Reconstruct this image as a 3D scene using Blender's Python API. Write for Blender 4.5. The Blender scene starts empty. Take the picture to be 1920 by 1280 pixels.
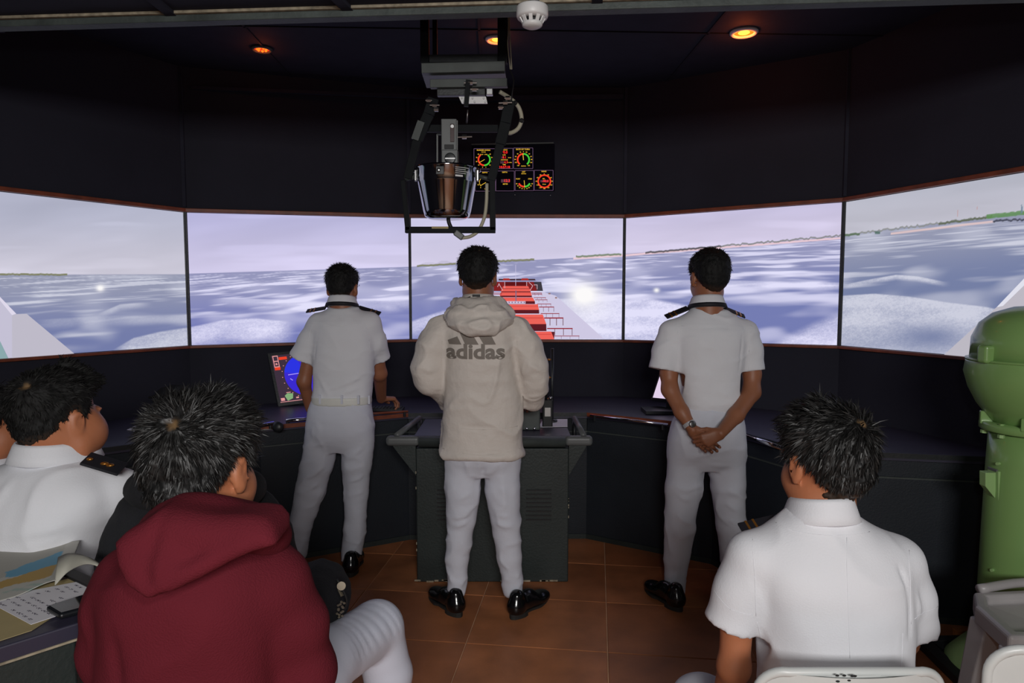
import bpy, math, random
import numpy as np
from mathutils import Vector, Matrix
from mathutils.bvhtree import BVHTree
random.seed(7); RNG = np.random.RandomState(7)
S = bpy.context.scene
COL = S.collection

# ---------------------------------------------------------------- camera, light, exposure
FPX = 1280.0; CAMZ = 1.5; TH = math.atan(95 / 1280.0)
cam = bpy.data.cameras.new('camera'); cam.lens = 24.0; cam.sensor_width = 36.0; cam.clip_start = 0.05
camo = bpy.data.objects.new('camera', cam); COL.objects.link(camo)
camo.location = (0, 0, CAMZ); camo.rotation_euler = (math.pi / 2 - TH, 0, 0); S.camera = camo
S.view_settings.view_transform = 'Standard'; S.view_settings.look = 'None'
S.view_settings.exposure = 0.0; S.view_settings.gamma = 1.0; S.view_settings.use_curve_mapping = False
w = bpy.data.worlds.new('world'); S.world = w; w.use_nodes = True
w.node_tree.nodes['Background'].inputs[0].default_value = (0.5, 0.5, 0.6, 1)
w.node_tree.nodes['Background'].inputs[1].default_value = 0.02

def area(name, loc, target, sx, sy, power, col):
    l = bpy.data.lights.new(name, 'AREA'); l.shape = 'RECTANGLE'; l.size = sx; l.size_y = sy
    l.energy = power; l.color = col
    o = bpy.data.objects.new(name, l); COL.objects.link(o); o.location = loc
    o.rotation_euler = (Vector(target) - Vector(loc)).to_track_quat('-Z', 'Y').to_euler()
    return o
area('room_light', (0.3, -2.3, 2.2), (0.1, 2.6, 0.95), 1.2, 0.5, 96, (1.0, 0.98, 0.96))
area('camera_flash', (0.10, -0.05, 1.72), (0.15, 3.0, 1.0), 0.12, 0.08, 5.0, (1.0, 0.98, 0.96))

# ---------------------------------------------------------------- helpers
CT, ST = math.cos(TH), math.sin(TH)
def ray(px, py):
    u = (px - 960) / FPX; v = (640 - py) / FPX
    return np.array([u, CT + v * ST, -ST + v * CT])
def P(px, py, Y):                      # photo position at distance Y -> world point
    d = ray(px, py); d = d * (Y / d[1]); return np.array([d[0], d[1], d[2] + CAMZ])
def Pz(px, py, Z):
    d = ray(px, py); t = (Z - CAMZ) / d[2]; d = d * t; return np.array([d[0], d[1], Z])
def proj(V):
    V = np.asarray(V, float); x = V[..., 0]; y = V[..., 1]; z = V[..., 2] - CAMZ
    f = y * CT - z * ST; up = y * ST + z * CT
    return 960 + FPX * x / f, 640 - FPX * up / f

def lin(c):
    c = c / 255.0
    return c / 12.92 if c <= 0.04045 else ((c + 0.055) / 1.055) ** 2.4
def RGB(r, g, b): return (lin(r), lin(g), lin(b), 1.0)

def mat(name, col, rough=0.6, metal=0.0, emit=None, es=1.0, bump=0.0, bscale=60.0, var=0.0, vscale=8.0,
        coat=0.0, sss=0.0, spec=0.5, attr=None, sheen=0.0, stretch=None):
    m = bpy.data.materials.new(name); m.use_nodes = True
    nt = m.node_tree; b = nt.nodes['Principled BSDF']
    b.inputs['Base Color'].default_value = col; b.inputs['Roughness'].default_value = rough
    b.inputs['Metallic'].default_value = metal; b.inputs['Specular IOR Level'].default_value = spec
    b.inputs['Coat Weight'].default_value = coat; b.inputs['Coat Roughness'].default_value = 0.08
    if sheen: b.inputs['Sheen Weight'].default_value = sheen
    if sss:
        b.inputs['Subsurface Weight'].default_value = sss
        b.inputs['Subsurface Radius'].default_value = (0.012, 0.004, 0.002)
    if emit:
        b.inputs['Emission Color'].default_value = emit; b.inputs['Emission Strength'].default_value = es
    tc = nt.nodes.new('ShaderNodeTexCoord'); src = tc.outputs['Object']
    if stretch:
        mp = nt.nodes.new('ShaderNodeMapping'); mp.inputs['Scale'].default_value = stretch
        nt.links.new(src, mp.inputs[0]); src = mp.outputs[0]
    if attr:
        a = nt.nodes.new('ShaderNodeAttribute'); a.attribute_name = attr
        nt.links.new(a.outputs['Color'], b.inputs['Base Color'])
    elif var:
        n = nt.nodes.new('ShaderNodeTexNoise'); n.inputs['Scale'].default_value = vscale
        n.inputs['Detail'].default_value = 5
        nt.links.new(src, n.inputs['Vector'])
        r = nt.nodes.new('ShaderNodeMapRange'); r.inputs[3].default_value = 1 - var; r.inputs[4].default_value = 1 + var
        r.inputs[1].default_value = 0.3; r.inputs[2].default_value = 0.7
        nt.links.new(n.outputs[0], r.inputs[0])
        mx = nt.nodes.new('ShaderNodeVectorMath'); mx.operation = 'SCALE'
        mx.inputs[0].default_value = col[:3]
        nt.links.new(r.outputs[0], mx.inputs['Scale']); nt.links.new(mx.outputs[0], b.inputs['Base Color'])
    if bump:
        n2 = nt.nodes.new('ShaderNodeTexNoise'); n2.inputs['Scale'].default_value = bscale
        n2.inputs['Detail'].default_value = 4
        nt.links.new(src, n2.inputs['Vector'])
        bp = nt.nodes.new('ShaderNodeBump'); bp.inputs['Strength'].default_value = bump
        bp.inputs['Distance'].default_value = 0.01
        nt.links.new(n2.outputs[0], bp.inputs['Height']); nt.links.new(bp.outputs[0], b.inputs['Normal'])
    return m
def emis(name, col, s=1.0, attr=None):
    m = bpy.data.materials.new(name); m.use_nodes = True; nt = m.node_tree
    nt.nodes.remove(nt.nodes['Principled BSDF'])
    e = nt.nodes.new('ShaderNodeEmission'); e.inputs[0].default_value = col; e.inputs[1].default_value = s
    if attr:
        a = nt.nodes.new('ShaderNodeAttribute'); a.attribute_name = attr
        nt.links.new(a.outputs['Color'], e.inputs[0])
    nt.links.new(e.outputs[0], nt.nodes['Material Output'].inputs[0])
    return m

M = {}
M['wall'] = mat('black_wall_paint', RGB(40, 40, 50), 0.85, bump=0.15, bscale=40, var=0.15, vscale=1.5, spec=0.2)
M['ceil'] = mat('dark_ceiling_paint', RGB(44, 44, 56), 0.85, bump=0.1, bscale=30, var=0.1, spec=0.2)
M['beam'] = mat('grey_green_beam_paint', RGB(66, 74, 72), 0.6, var=0.35, vscale=9, bump=0.2)
M['tile'] = mat('brown_floor_tile', RGB(176, 112, 72), 0.42, var=0.28, vscale=5, bump=0.05, bscale=90, spec=0.4)
M['tile2'] = mat('brown_floor_tile_darker', RGB(166, 104, 66), 0.45, var=0.3, vscale=4, bump=0.05, bscale=90, spec=0.4)
M['grout'] = mat('tile_grout', RGB(215, 170, 135), 0.9, var=0.2)
M['side'] = mat('side_wall_paint', RGB(190, 190, 192), 0.9)
M['console'] = mat('black_console_laminate', RGB(32, 37, 44), 0.55, var=0.15, vscale=3, bump=0.12, bscale=120, spec=0.35)
M['consoleg'] = mat('dark_green_black_console', RGB(42, 49, 48), 0.5, var=0.18, vscale=4, bump=0.15, bscale=90, spec=0.4)
M['top'] = mat('worktop_laminate', RGB(52, 50, 66), 0.4, var=0.12, vscale=4, spec=0.5)
M['worn'] = mat('worn_edge', RGB(150, 140, 120), 0.7, var=0.4, vscale=40)
M['rimred'] = mat('brown_wood_and_red_lit_edge', RGB(120, 58, 34), 0.5, var=0.3, vscale=14)
M['chrome'] = mat('chrome', RGB(215, 215, 220), 0.12, 1.0)
M['steel'] = mat('dull_steel', RGB(165, 165, 165), 0.35, 1.0)
M['silver'] = mat('brushed_silver_bracelet', RGB(205, 205, 208), 0.3, 0.35)
M['black'] = mat('black_metal', RGB(30, 33, 36), 0.42, var=0.2, vscale=12, bump=0.08)
M['yoke'] = mat('black_yoke_paint', RGB(17, 20, 23), 0.6, var=0.2, vscale=12, spec=0.12)
M['greybar'] = mat('grey_painted_bar', RGB(62, 68, 66), 0.5, var=0.18, vscale=14)
M['bracket'] = mat('grey_bracket', RGB(92, 95, 95), 0.45, var=0.1)
M['bowl'] = mat('polished_black_bowl', RGB(158, 160, 166), 0.11, 1.0)
M['cable'] = mat('beige_cable', RGB(170, 165, 145), 0.55)
M['whitepl'] = mat('white_plastic', RGB(222, 222, 222), 0.4)
M['greypl'] = mat('grey_white_plastic', RGB(176, 172, 172), 0.35, var=0.05)
M['chairw'] = mat('pale_grey_chair_plastic', RGB(205, 208, 206), 0.35, var=0.05)
M['green'] = mat('green_gloss_paint', RGB(130, 168, 100), 0.3, var=0.05, vscale=3, coat=0.3, bump=0.03, bscale=10)
M['greenl'] = mat('pale_green_paint', RGB(150, 186, 122), 0.4)
M['rubber'] = mat('black_rubber', RGB(22, 22, 24), 0.6)
M['wood'] = mat('orange_timber', RGB(165, 100, 50), 0.7, var=0.25, vscale=20)
M['shoe'] = mat('polished_black_leather', RGB(14, 14, 16), 0.16, spec=0.6)
M['sole'] = mat('shoe_sole', RGB(36, 36, 34), 0.7)
M['white'] = mat('white_uniform_cloth', RGB(224, 225, 230), 0.82, bump=0.10, bscale=260, var=0.015, vscale=6, spec=0.2)
M['trous'] = mat('white_trouser_cloth', RGB(212, 215, 226), 0.8, bump=0.10, bscale=260, var=0.015, spec=0.2)
M['satin'] = mat('white_satin_trousers', RGB(208, 212, 226), 0.42, bump=0.05, bscale=200, spec=0.4)
M['jacket'] = mat('cream_windbreaker', RGB(216, 208, 200), 0.55, bump=0.45, bscale=30, var=0.03, spec=0.3)
M['logo'] = mat('grey_jacket_print', RGB(130, 122, 114), 0.7)
M['maroon'] = mat('maroon_fleece', RGB(98, 32, 42), 0.95, bump=0.35, bscale=330, var=0.07, vscale=7, spec=0.1)
M['blackcl'] = mat('black_cloth', RGB(24, 25, 30), 0.9, bump=0.3, bscale=200, var=0.2)
M['skin'] = mat('brown_skin', RGB(152, 98, 70), 0.5, sss=0.08, var=0.05, vscale=14, bump=0.05, bscale=130)
M['skin2'] = mat('tan_skin', RGB(178, 112, 78), 0.5, sss=0.08, var=0.05, vscale=14, bump=0.05, bscale=130)
M['hair'] = mat('black_hair', RGB(24, 23, 24), 0.48, spec=0.4, attr='tint')
M['hairm'] = mat('matte_black_hair', RGB(20, 20, 22), 0.7, spec=0.25, attr='tint')
M['eye'] = mat('eye_white', RGB(225, 220, 215), 0.2)
M['iris'] = mat('dark_iris', RGB(30, 18, 12), 0.2)
M['lip'] = mat('lip', RGB(140, 70, 60), 0.5)
M['epau'] = mat('black_epaulette', RGB(18, 18, 26), 0.7)
M['gold'] = mat('gold_braid', RGB(190, 130, 60), 0.35, 0.8)
M['belt'] = mat('white_belt', RGB(222, 222, 215), 0.45)
M['paper'] = mat('paper', RGB(214, 212, 218), 0.8)
M['ink'] = mat('ink_writing', RGB(70, 66, 80), 0.8)
M['chartg'] = mat('chart_land_grey', RGB(170, 168, 156), 0.7, var=0.1, vscale=10)
M['chartb'] = mat('chart_blue', RGB(96, 150, 180), 0.7, var=0.08)
M['charty'] = mat('chart_ochre', RGB(166, 150, 108), 0.7, var=0.1)
M['phone'] = mat('phone_black', RGB(22, 24, 28), 0.25)
M['bagmetal'] = mat('bag_keychain_metal', RGB(200, 190, 170), 0.3, 0.9)

ORG = {}
def setp(o, label=None, cat=None, group=None, kind=None):
    if label: o['label'] = label
    if cat: o['category'] = cat
    if group: o['group'] = group
    if kind: o['kind'] = kind
    return o
def thing(name, label, cat, loc, group=None):
    o = bpy.data.objects.new(name, None); COL.objects.link(o); o.empty_display_size = 0.05
    o.location = [float(v) for v in loc]; ORG[o.name] = np.array(loc, float)
    return setp(o, label, cat, group)
def mobj(name, V, F, m, parent=None, smooth=False, bevel=0, segs=2, loc=None, mats=None, midx=None, col=None):
    V = np.asarray(V, float)
    if parent is not None: org = ORG[parent.name]
    elif loc is not None: org = np.asarray(loc, float)
    else: org = np.zeros(3)
    me = bpy.data.meshes.new(name); me.from_pydata((V - org).tolist(), [], [tuple(int(i) for i in f) for f in F])
    if mats:
        for q in mats: me.materials.append(q)
        if midx is not None: me.polygons.foreach_set('material_index', np.asarray(midx, np.int32))
    else: me.materials.append(m)
    if smooth: me.polygons.foreach_set('use_smooth', [True] * len(me.polygons))
    if col is not None:
        a = me.color_attributes.new('tint', 'FLOAT_COLOR', 'POINT')
        c = np.ones((len(V), 4), np.float32); c[:, :3] = col; a.data.foreach_set('color', c.ravel())
    me.update()
    o = bpy.data.objects.new(name, me); COL.objects.link(o)
    if parent is not None: o.parent = parent; ORG[o.name] = org
    else: o.location = org.tolist(); ORG[o.name] = org
    if bevel:
        b = o.modifiers.new('bevel', 'BEVEL'); b.width = bevel; b.segments = segs; b.limit_method = 'ANGLE'
    return o

class MB:
    def __init__(s): s.V = []; s.F = []; s.n = 0; s.mi = []; s.cur = 0
    def add(s, V, F):
        V = np.asarray(V, float); s.V.append(V); s.F += [tuple(i + s.n for i in f) for f in F]
        s.mi += [s.cur] * len(F); s.n += len(V); return s
    def m(s, i): s.cur = i; return s
    def hexa(s, q):      # 8 points: bottom 4, top 4
        return s.add(q, [(0, 3, 2, 1), (4, 5, 6, 7), (0, 1, 5, 4), (1, 2, 6, 5), (2, 3, 7, 6), (3, 0, 4, 7)])
    def box(s, c, size, R=None):
        c = np.asarray(c, float); h = np.asarray(size, float) / 2
        q = np.array([[-1, -1, -1], [1, -1, -1], [1, 1, -1], [-1, 1, -1], [-1, -1, 1], [1, -1, 1], [1, 1, 1], [-1, 1, 1]]) * h
        if R is not None: q = q @ np.asarray(R, float).T
        return s.hexa(q + c)
    def bar(s, a, b, wx, wy, up=(0, 0, 1)):
        a = np.asarray(a, float); b = np.asarray(b, float); d = b - a; L = np.linalg.norm(d); d /= L
        u = np.asarray(up, float)
        if abs(np.dot(u, d)) > 0.98: u = np.array([0, 1.0, 0])
        x = np.cross(d, u); x /= np.linalg.norm(x); y = np.cross(x, d)
        return s.box((a + b) / 2, (wx, wy, L), np.stack([x, y, d], 1))
    def prism(s, pts, off):       # polygon (ccw seen against off) extruded by vector off
        pts = np.asarray(pts, float); n = len(pts)
        V = np.vstack([pts, pts + np.asarray(off, float)])
        F = [tuple(range(n))[::-1], tuple(range(n, 2 * n))] + [(i, (i + 1) % n, (i + 1) % n + n, i + n) for i in range(n)]
        return s.add(V, F)
    def tube(s, pts, r, n=10, cap=True):
        pts = [np.asarray(p, float) for p in pts]; K = len(pts)
        rs = r if hasattr(r, '__len__') else [r] * K
        V = []; ref = None
        for i, p in enumerate(pts):
            t = pts[min(i + 1, K - 1)] - pts[max(i - 1, 0)]; t = t / (np.linalg.norm(t) + 1e-12)
            if ref is None: ref = np.array([0, 0, 1.0]) if abs(t[2]) < 0.9 else np.array([1.0, 0, 0])
            x = np.cross(t, ref); x /= np.linalg.norm(x); y = np.cross(x, t); ref = y
            for k in range(n):
                a = 2 * math.pi * k / n; V.append(p + rs[i] * (math.cos(a) * x + math.sin(a) * y))
        F = [(i * n + k, i * n + (k + 1) % n, (i + 1) * n + (k + 1) % n, (i + 1) * n + k) for i in range(K - 1) for k in range(n)]
        if cap: F += [tuple(range(n))[::-1], tuple(range((K - 1) * n, K * n))]
        return s.add(V, F)
    def lathe(s, prof, c, n=40, axis=None):
        c = np.asarray(c, float); V = []
        for r, z in prof:
            for k in range(n):
                a = 2 * math.pi * k / n; V.append([r * math.cos(a), r * math.sin(a), z])
        V = np.array(V)
        if axis is not None:
            R = np.array(Vector((0, 0, 1)).rotation_difference(Vector(axis)).to_matrix()); V = V @ R.T
        K = len(prof)
        F = [(i * n + k, i * n + (k + 1) % n, (i + 1) * n + (k + 1) % n, (i + 1) * n + k) for i in range(K - 1) for k in range(n)]
        F += [tuple(range(n))[::-1], tuple(range((K - 1) * n, K * n))]
        return s.add(V + c, F)
    def ball(s, c, r, n=12):
        r = np.array(r if hasattr(r, '__len__') else (r, r, r), float); V = []; F = []
        for i in range(n + 1):
            t = math.pi * (0.02 + 0.96 * i / n)
            for k in range(n): a = 2 * math.pi * k / n; V.append([math.sin(t) * math.cos(a), math.sin(t) * math.sin(a), -math.cos(t)])
        F = [(i * n + k, i * n + (k + 1) % n, (i + 1) * n + (k + 1) % n, (i + 1) * n + k) for i in range(n) for k in range(n)]
        F += [tuple(range(n))[::-1], tuple(range(n * n, n * n + n))]
        return s.add(np.array(V) * r + np.asarray(c, float), F)
    def build(s, name, m, parent=None, **k):
        if isinstance(m, (list, tuple)): k['mats'] = m; k['midx'] = s.mi; m = m[0]
        return mobj(name, np.vstack(s.V), s.F, m, parent, **k)

def curve_pts(ctrl, n=8):
    c = [np.asarray(p, float) for p in ctrl]; c = [2 * c[0] - c[1]] + c + [2 * c[-1] - c[-2]]; out = []
    for i in range(1, len(c) - 2):
        for k in range(n):
            t = k / n
            out.append(0.5 * ((2 * c[i]) + (-c[i - 1] + c[i + 1]) * t + (2 * c[i - 1] - 5 * c[i] + 4 * c[i + 1] - c[i + 2]) * t * t
                              + (-c[i - 1] + 3 * c[i] - 3 * c[i + 1] + c[i + 2]) * t ** 3))
    out.append(c[-2]); return out

def text_mesh(txt, size, bold=0.0, align='CENTER'):
    cu = bpy.data.curves.new('t', 'FONT'); cu.body = txt; cu.size = size; cu.align_x = align; cu.align_y = 'CENTER'
    cu.offset = bold; cu.resolution_u = 3
    o = bpy.data.objects.new('t', cu); COL.objects.link(o)
    dg = bpy.context.evaluated_depsgraph_get(); me = bpy.data.meshes.new_from_object(o.evaluated_get(dg))
    V = np.array([v.co[:] for v in me.vertices]); F = [tuple(p.vertices) for p in me.polygons]
    bpy.data.objects.remove(o); bpy.data.curves.remove(cu); bpy.data.meshes.remove(me)
    return V, F

# ---------------------------------------------------------------- noise + implicit surfaces
TAB = RNG.rand(32, 32, 32).astype(np.float32)
def vnoise(Q):
    Q = np.asarray(Q, np.float32); i = np.floor(Q).astype(np.int32); f = Q - i; f = f * f * (3 - 2 * f); i &= 31; j = (i + 1) & 31
    x0, y0, z0 = i[..., 0], i[..., 1], i[..., 2]; x1, y1, z1 = j[..., 0], j[..., 1], j[..., 2]
    fx, fy, fz = f[..., 0], f[..., 1], f[..., 2]
    a = TAB[x0, y0, z0] * (1 - fx) + TAB[x1, y0, z0] * fx; b = TAB[x0, y1, z0] * (1 - fx) + TAB[x1, y1, z0] * fx
    c = TAB[x0, y0, z1] * (1 - fx) + TAB[x1, y0, z1] * fx; d = TAB[x0, y1, z1] * (1 - fx) + TAB[x1, y1, z1] * fx
    return ((a * (1 - fy) + b * fy) * (1 - fz) + (c * (1 - fy) + d * fy) * fz) * 2 - 1
def fbm(Q, o=3):
    r = 0; a = 1.0
    for k in range(o): r = r + a * vnoise(Q * 2 ** k + 7.3 * k); a *= 0.5
    return r

def cap(a, b, ra, rb):
    a = np.asarray(a, np.float32); b = np.asarray(b, np.float32); ab = b - a; L = float(ab @ ab) + 1e-9
    def f(Q):
        q = Q - a; t = np.clip((q @ ab) / L, 0, 1)
        return np.linalg.norm(q - t[..., None] * ab, axis=-1) - (ra + (rb - ra) * t)
    r = max(ra, rb); return f, np.minimum(a, b) - r, np.maximum(a, b) + r
def ell(c, r, R=None):
    c = np.asarray(c, np.float32); r = np.asarray(r, np.float32); R = np.eye(3) if R is None else np.asarray(R)
    R = R.astype(np.float32); mr = float(r.max())
    def f(Q):
        q = (Q - c) @ R; k0 = np.linalg.norm(q / r, axis=-1); k1 = np.linalg.norm(q / (r * r), axis=-1)
        return k0 * (k0 - 1) / (k1 + 1e-6)
    return f, c - mr, c + mr
def herm(z, Z, Y):
    Z = np.asarray(Z, float); Y = np.asarray(Y, float); m = np.gradient(Y, Z)
    i = np.clip(np.searchsorted(Z, z) - 1, 0, len(Z) - 2); h = Z[i + 1] - Z[i]; t = np.clip((z - Z[i]) / h, 0, 1)
    return ((2 * t**3 - 3 * t**2 + 1) * Y[i] + (t**3 - 2 * t**2 + t) * h * m[i] + (-2 * t**3 + 3 * t**2) * Y[i + 1] + (t**3 - t**2) * h * m[i + 1])
def loft(sl, yaw=0.0, n=2.4):          # slices (center, rx, ry)
    sl = sorted(sl, key=lambda q: q[0][2]); Z = [q[0][2] for q in sl]
    T = np.linspace(Z[0], Z[-1], 200)
    tab = [herm(T, Z, [q[0][0] for q in sl]), herm(T, Z, [q[0][1] for q in sl]), herm(T, Z, [q[1] for q in sl]), herm(T, Z, [q[2] for q in sl])]
    cy, sy = math.cos(yaw), math.sin(yaw)
    def f(Q):
        z = Q[..., 2]; x = Q[..., 0] - np.interp(z, T, tab[0]); y = Q[..., 1] - np.interp(z, T, tab[1])
        u = x * cy - y * sy; v = x * sy + y * cy
        rx = np.interp(z, T, tab[2]); ry = np.interp(z, T, tab[3])
        k = ((np.abs(u) / rx) ** n + (np.abs(v) / ry) ** n) ** (1 / n)
        d = (k - 1) * np.minimum(rx, ry)
        return np.maximum(d, np.maximum(Z[0] - z, z - Z[-1])).astype(np.float32)
    r = max(max(q[1], q[2]) for q in sl); C = np.array([q[0] for q in sl])
    lo = C.min(0) - r; hi = C.max(0) + r; lo[2] = Z[0]; hi[2] = Z[-1]
    return f, lo, hi
def polyex(pts, y0, y1, rnd, slope=None):   # polygon in x,z extruded along y, rounded
    pts = np.asarray(pts, np.float32); A = pts; B = np.roll(pts, -1, 0)
    def f(Q):
        x = Q[..., 0]; z = Q[..., 2]; d = np.full(x.shape, 1e9, np.float32); ins = np.zeros(x.shape, bool)
        for a, b in zip(A, B):
            e = b - a; wx = x - a[0]; wz = z - a[1]; t = np.clip((wx * e[0] + wz * e[1]) / (e @ e), 0, 1)
            d = np.minimum(d, (wx - e[0] * t) ** 2 + (wz - e[1] * t) ** 2)
            c = ((a[1] > z) != (b[1] > z)) & (x < (b[0] - a[0]) * (z - a[1]) / (b[1] - a[1] + 1e-12) + a[0]); ins ^= c
        d = np.sqrt(d); d = np.where(ins, -d, d); yc = (y0 + y1) / 2
        yy = Q[..., 1] - yc
        if slope: yy = yy - slope * (z - pts[:, 1].mean())
        ty = np.abs(yy) - (y1 - y0) / 2
        a1 = np.maximum(d + rnd, 0); b1 = np.maximum(ty + rnd, 0)
        return (np.sqrt(a1 * a1 + b1 * b1) + np.minimum(np.maximum(d, ty) + rnd, 0) - rnd).astype(np.float32)
    lo = np.array([pts[:, 0].min(), y0, pts[:, 1].min()]); hi = np.array([pts[:, 0].max(), y1, pts[:, 1].max()])
    if slope:
        e = abs(slope) * (hi[2] - lo[2]) / 2; lo[1] -= e; hi[1] += e
    return f, lo, hi
def plane(p, n):     # keeps the side against n
    p = np.asarray(p, np.float32); n = np.asarray(n, np.float32); n = n / np.linalg.norm(n)
    return lambda Q: (Q - p) @ n

class Field:
    def __init__(s, h): s.h = h; s.ops = []
    def add(s, prim, k=0.02): s.ops.append(('+', prim, k)); return s
    def sub(s, prim, k=0.008): s.ops.append(('-', prim, k)); return s
    def chain(s, pts, rs, k=0.02):
        for i in range(len(pts) - 1): s.add(cap(pts[i], pts[i + 1], rs[i], rs[i + 1]), k)
        return s
    def cut(s, f): s.ops.append(('c', f, 0)); return s
    def limit(s, prim, fn): s.ops.append(('l', prim, fn)); return s
    def mesh(s, disp=None):
        h = s.h; lo = np.min([q[1][1] for q in s.ops if q[0] == '+'], 0) - 4 * h; hi = np.max([q[1][2] for q in s.ops if q[0] == '+'], 0) + 4 * h
        n = np.ceil((hi - lo) / h).astype(int) + 1
        ax = [(lo[i] + h * np.arange(n[i])).astype(np.float32) for i in range(3)]
        D = np.full(n, 0.5, np.float32)
        for op, prim, k in s.ops:
            if op == 'c':
                G = np.stack(np.meshgrid(*ax, indexing='ij'), -1); D = np.maximum(D, prim(G)); continue
            f, a, b = prim; m = 3 * h + (k if not callable(k) else 0)
            i0 = np.clip(np.floor((a - m - lo) / h).astype(int), 0, n); i1 = np.clip(np.ceil((b + m - lo) / h).astype(int) + 1, 0, n)
            if (i1 <= i0).any(): continue
            sl = tuple(slice(i0[i], i1[i]) for i in range(3))
            G = np.stack(np.meshgrid(*[ax[i][sl[i]] for i in range(3)], indexing='ij'), -1)
            d = f(G).astype(np.float32)
            if op == 'l': D[sl] = np.maximum(D[sl], 0) if False else D[sl]; continue
            A = D[sl]
            if op == '+':
                t = np.clip(0.5 + 0.5 * (d - A) / k, 0, 1); D[sl] = d + (A - d) * t - k * t * (1 - t)
            else:
                d = -d; t = np.clip(0.5 - 0.5 * (d - A) / k, 0, 1); D[sl] = d + (A - d) * t + k * t * (1 - t)
        V, F = nets(D, lo, h)
        if disp is not None:
            N = vnormals(V, F); V = V + N * disp(V)[:, None]
        return V, F

def nets(D, lo, h):
    sg = D < 0; nx, ny, nz = D.shape
    cnt = np.zeros((nx - 1, ny - 1, nz - 1), np.float32); acc = np.zeros((nx - 1, ny - 1, nz - 1, 3), np.float32)
    sl = lambda o, n: slice(o, n - 1 + o)
    for ax in range(3):
        o1, o2 = [a for a in range(3) if a != ax]
        for p in (0, 1):
            for q in (0, 1):
                oa = [0, 0, 0]; oa[o1] = p; oa[o2] = q; ob = list(oa); ob[ax] = 1
                A = D[sl(oa[0], nx), sl(oa[1], ny), sl(oa[2], nz)]; B = D[sl(ob[0], nx), sl(ob[1], ny), sl(ob[2], nz)]
                c = (A < 0) != (B < 0); idx = np.nonzero(c); t = A[idx] / (A[idx] - B[idx])
                cnt[idx] += 1; pos = np.zeros((len(t), 3), np.float32); pos[:, o1] = p; pos[:, o2] = q; pos[:, ax] = t
                acc[idx] += pos
    idx = np.nonzero(cnt); ids = -np.ones(cnt.shape, np.int64); ids[idx] = np.arange(len(idx[0]))
    V = (np.stack(idx, 1) + acc[idx] / cnt[idx][:, None]) * h + lo
    F = []
    for ax in range(3):
        o1, o2 = [(1, 2), (2, 0), (0, 1)][ax]
        a = [slice(None)] * 3; b = [slice(None)] * 3; a[ax] = slice(0, -1); b[ax] = slice(1, None)
        c = sg[tuple(a)] != sg[tuple(b)]; e = np.stack(np.nonzero(c), 1)
        fl = sg[tuple(a)][tuple(e.T)]
        ok = (e[:, o1] > 0) & (e[:, o2] > 0) & (e[:, o1] < D.shape[o1] - 1) & (e[:, o2] < D.shape[o2] - 1); e = e[ok]; fl = fl[ok]
        def g(d1, d2):
            q = e.copy(); q[:, o1] -= d1; q[:, o2] -= d2; return ids[tuple(q.T)]
        Q = np.stack([g(1, 1), g(0, 1), g(0, 0), g(1, 0)], 1); Q[~fl] = Q[~fl][:, ::-1]
        F.append(Q)
    return V.astype(float), np.vstack(F)
def vnormals(V, F):
    n = np.cross(V[F[:, 2]] - V[F[:, 0]], V[F[:, 3]] - V[F[:, 1]]); N = np.zeros_like(V)
    for i in range(4): np.add.at(N, F[:, i], n)
    return N / (np.linalg.norm(N, axis=1, keepdims=True) + 1e-12)
def joinm(L):
    V = []; F = []; n = 0
    for v, f in L: V.append(v); F.append(np.asarray(f) + n); n += len(v)
    return np.vstack(V), np.vstack(F)
def ridge(V, f, seed): return (1 - np.minimum(np.abs(fbm(V * np.array(f, float) + seed, 2)) * 2.2, 1)) ** 2
def smst(a, b, x): t = np.clip((x - a) / (b - a), 0, 1); return t * t * (3 - 2 * t)
def creases(L):        # list of (p, q, width, amp)
    def f(V):
        r = np.zeros(len(V))
        for p, q, wd, am in L:
            p = np.asarray(p); q = np.asarray(q); e = q - p; t = np.clip(((V - p) @ e) / (e @ e), 0, 1)
            d = np.linalg.norm(V - p - t[:, None] * e, axis=1); r += am * np.exp(-(d / wd) ** 2) * (0.35 + 0.65 * np.sin(math.pi * np.clip(t, 0.02, 0.98)))
        return r
    return f
# ---------------------------------------------------------------- room shell
def V3(x, y, z): return np.array([x, y, z], float)
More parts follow.
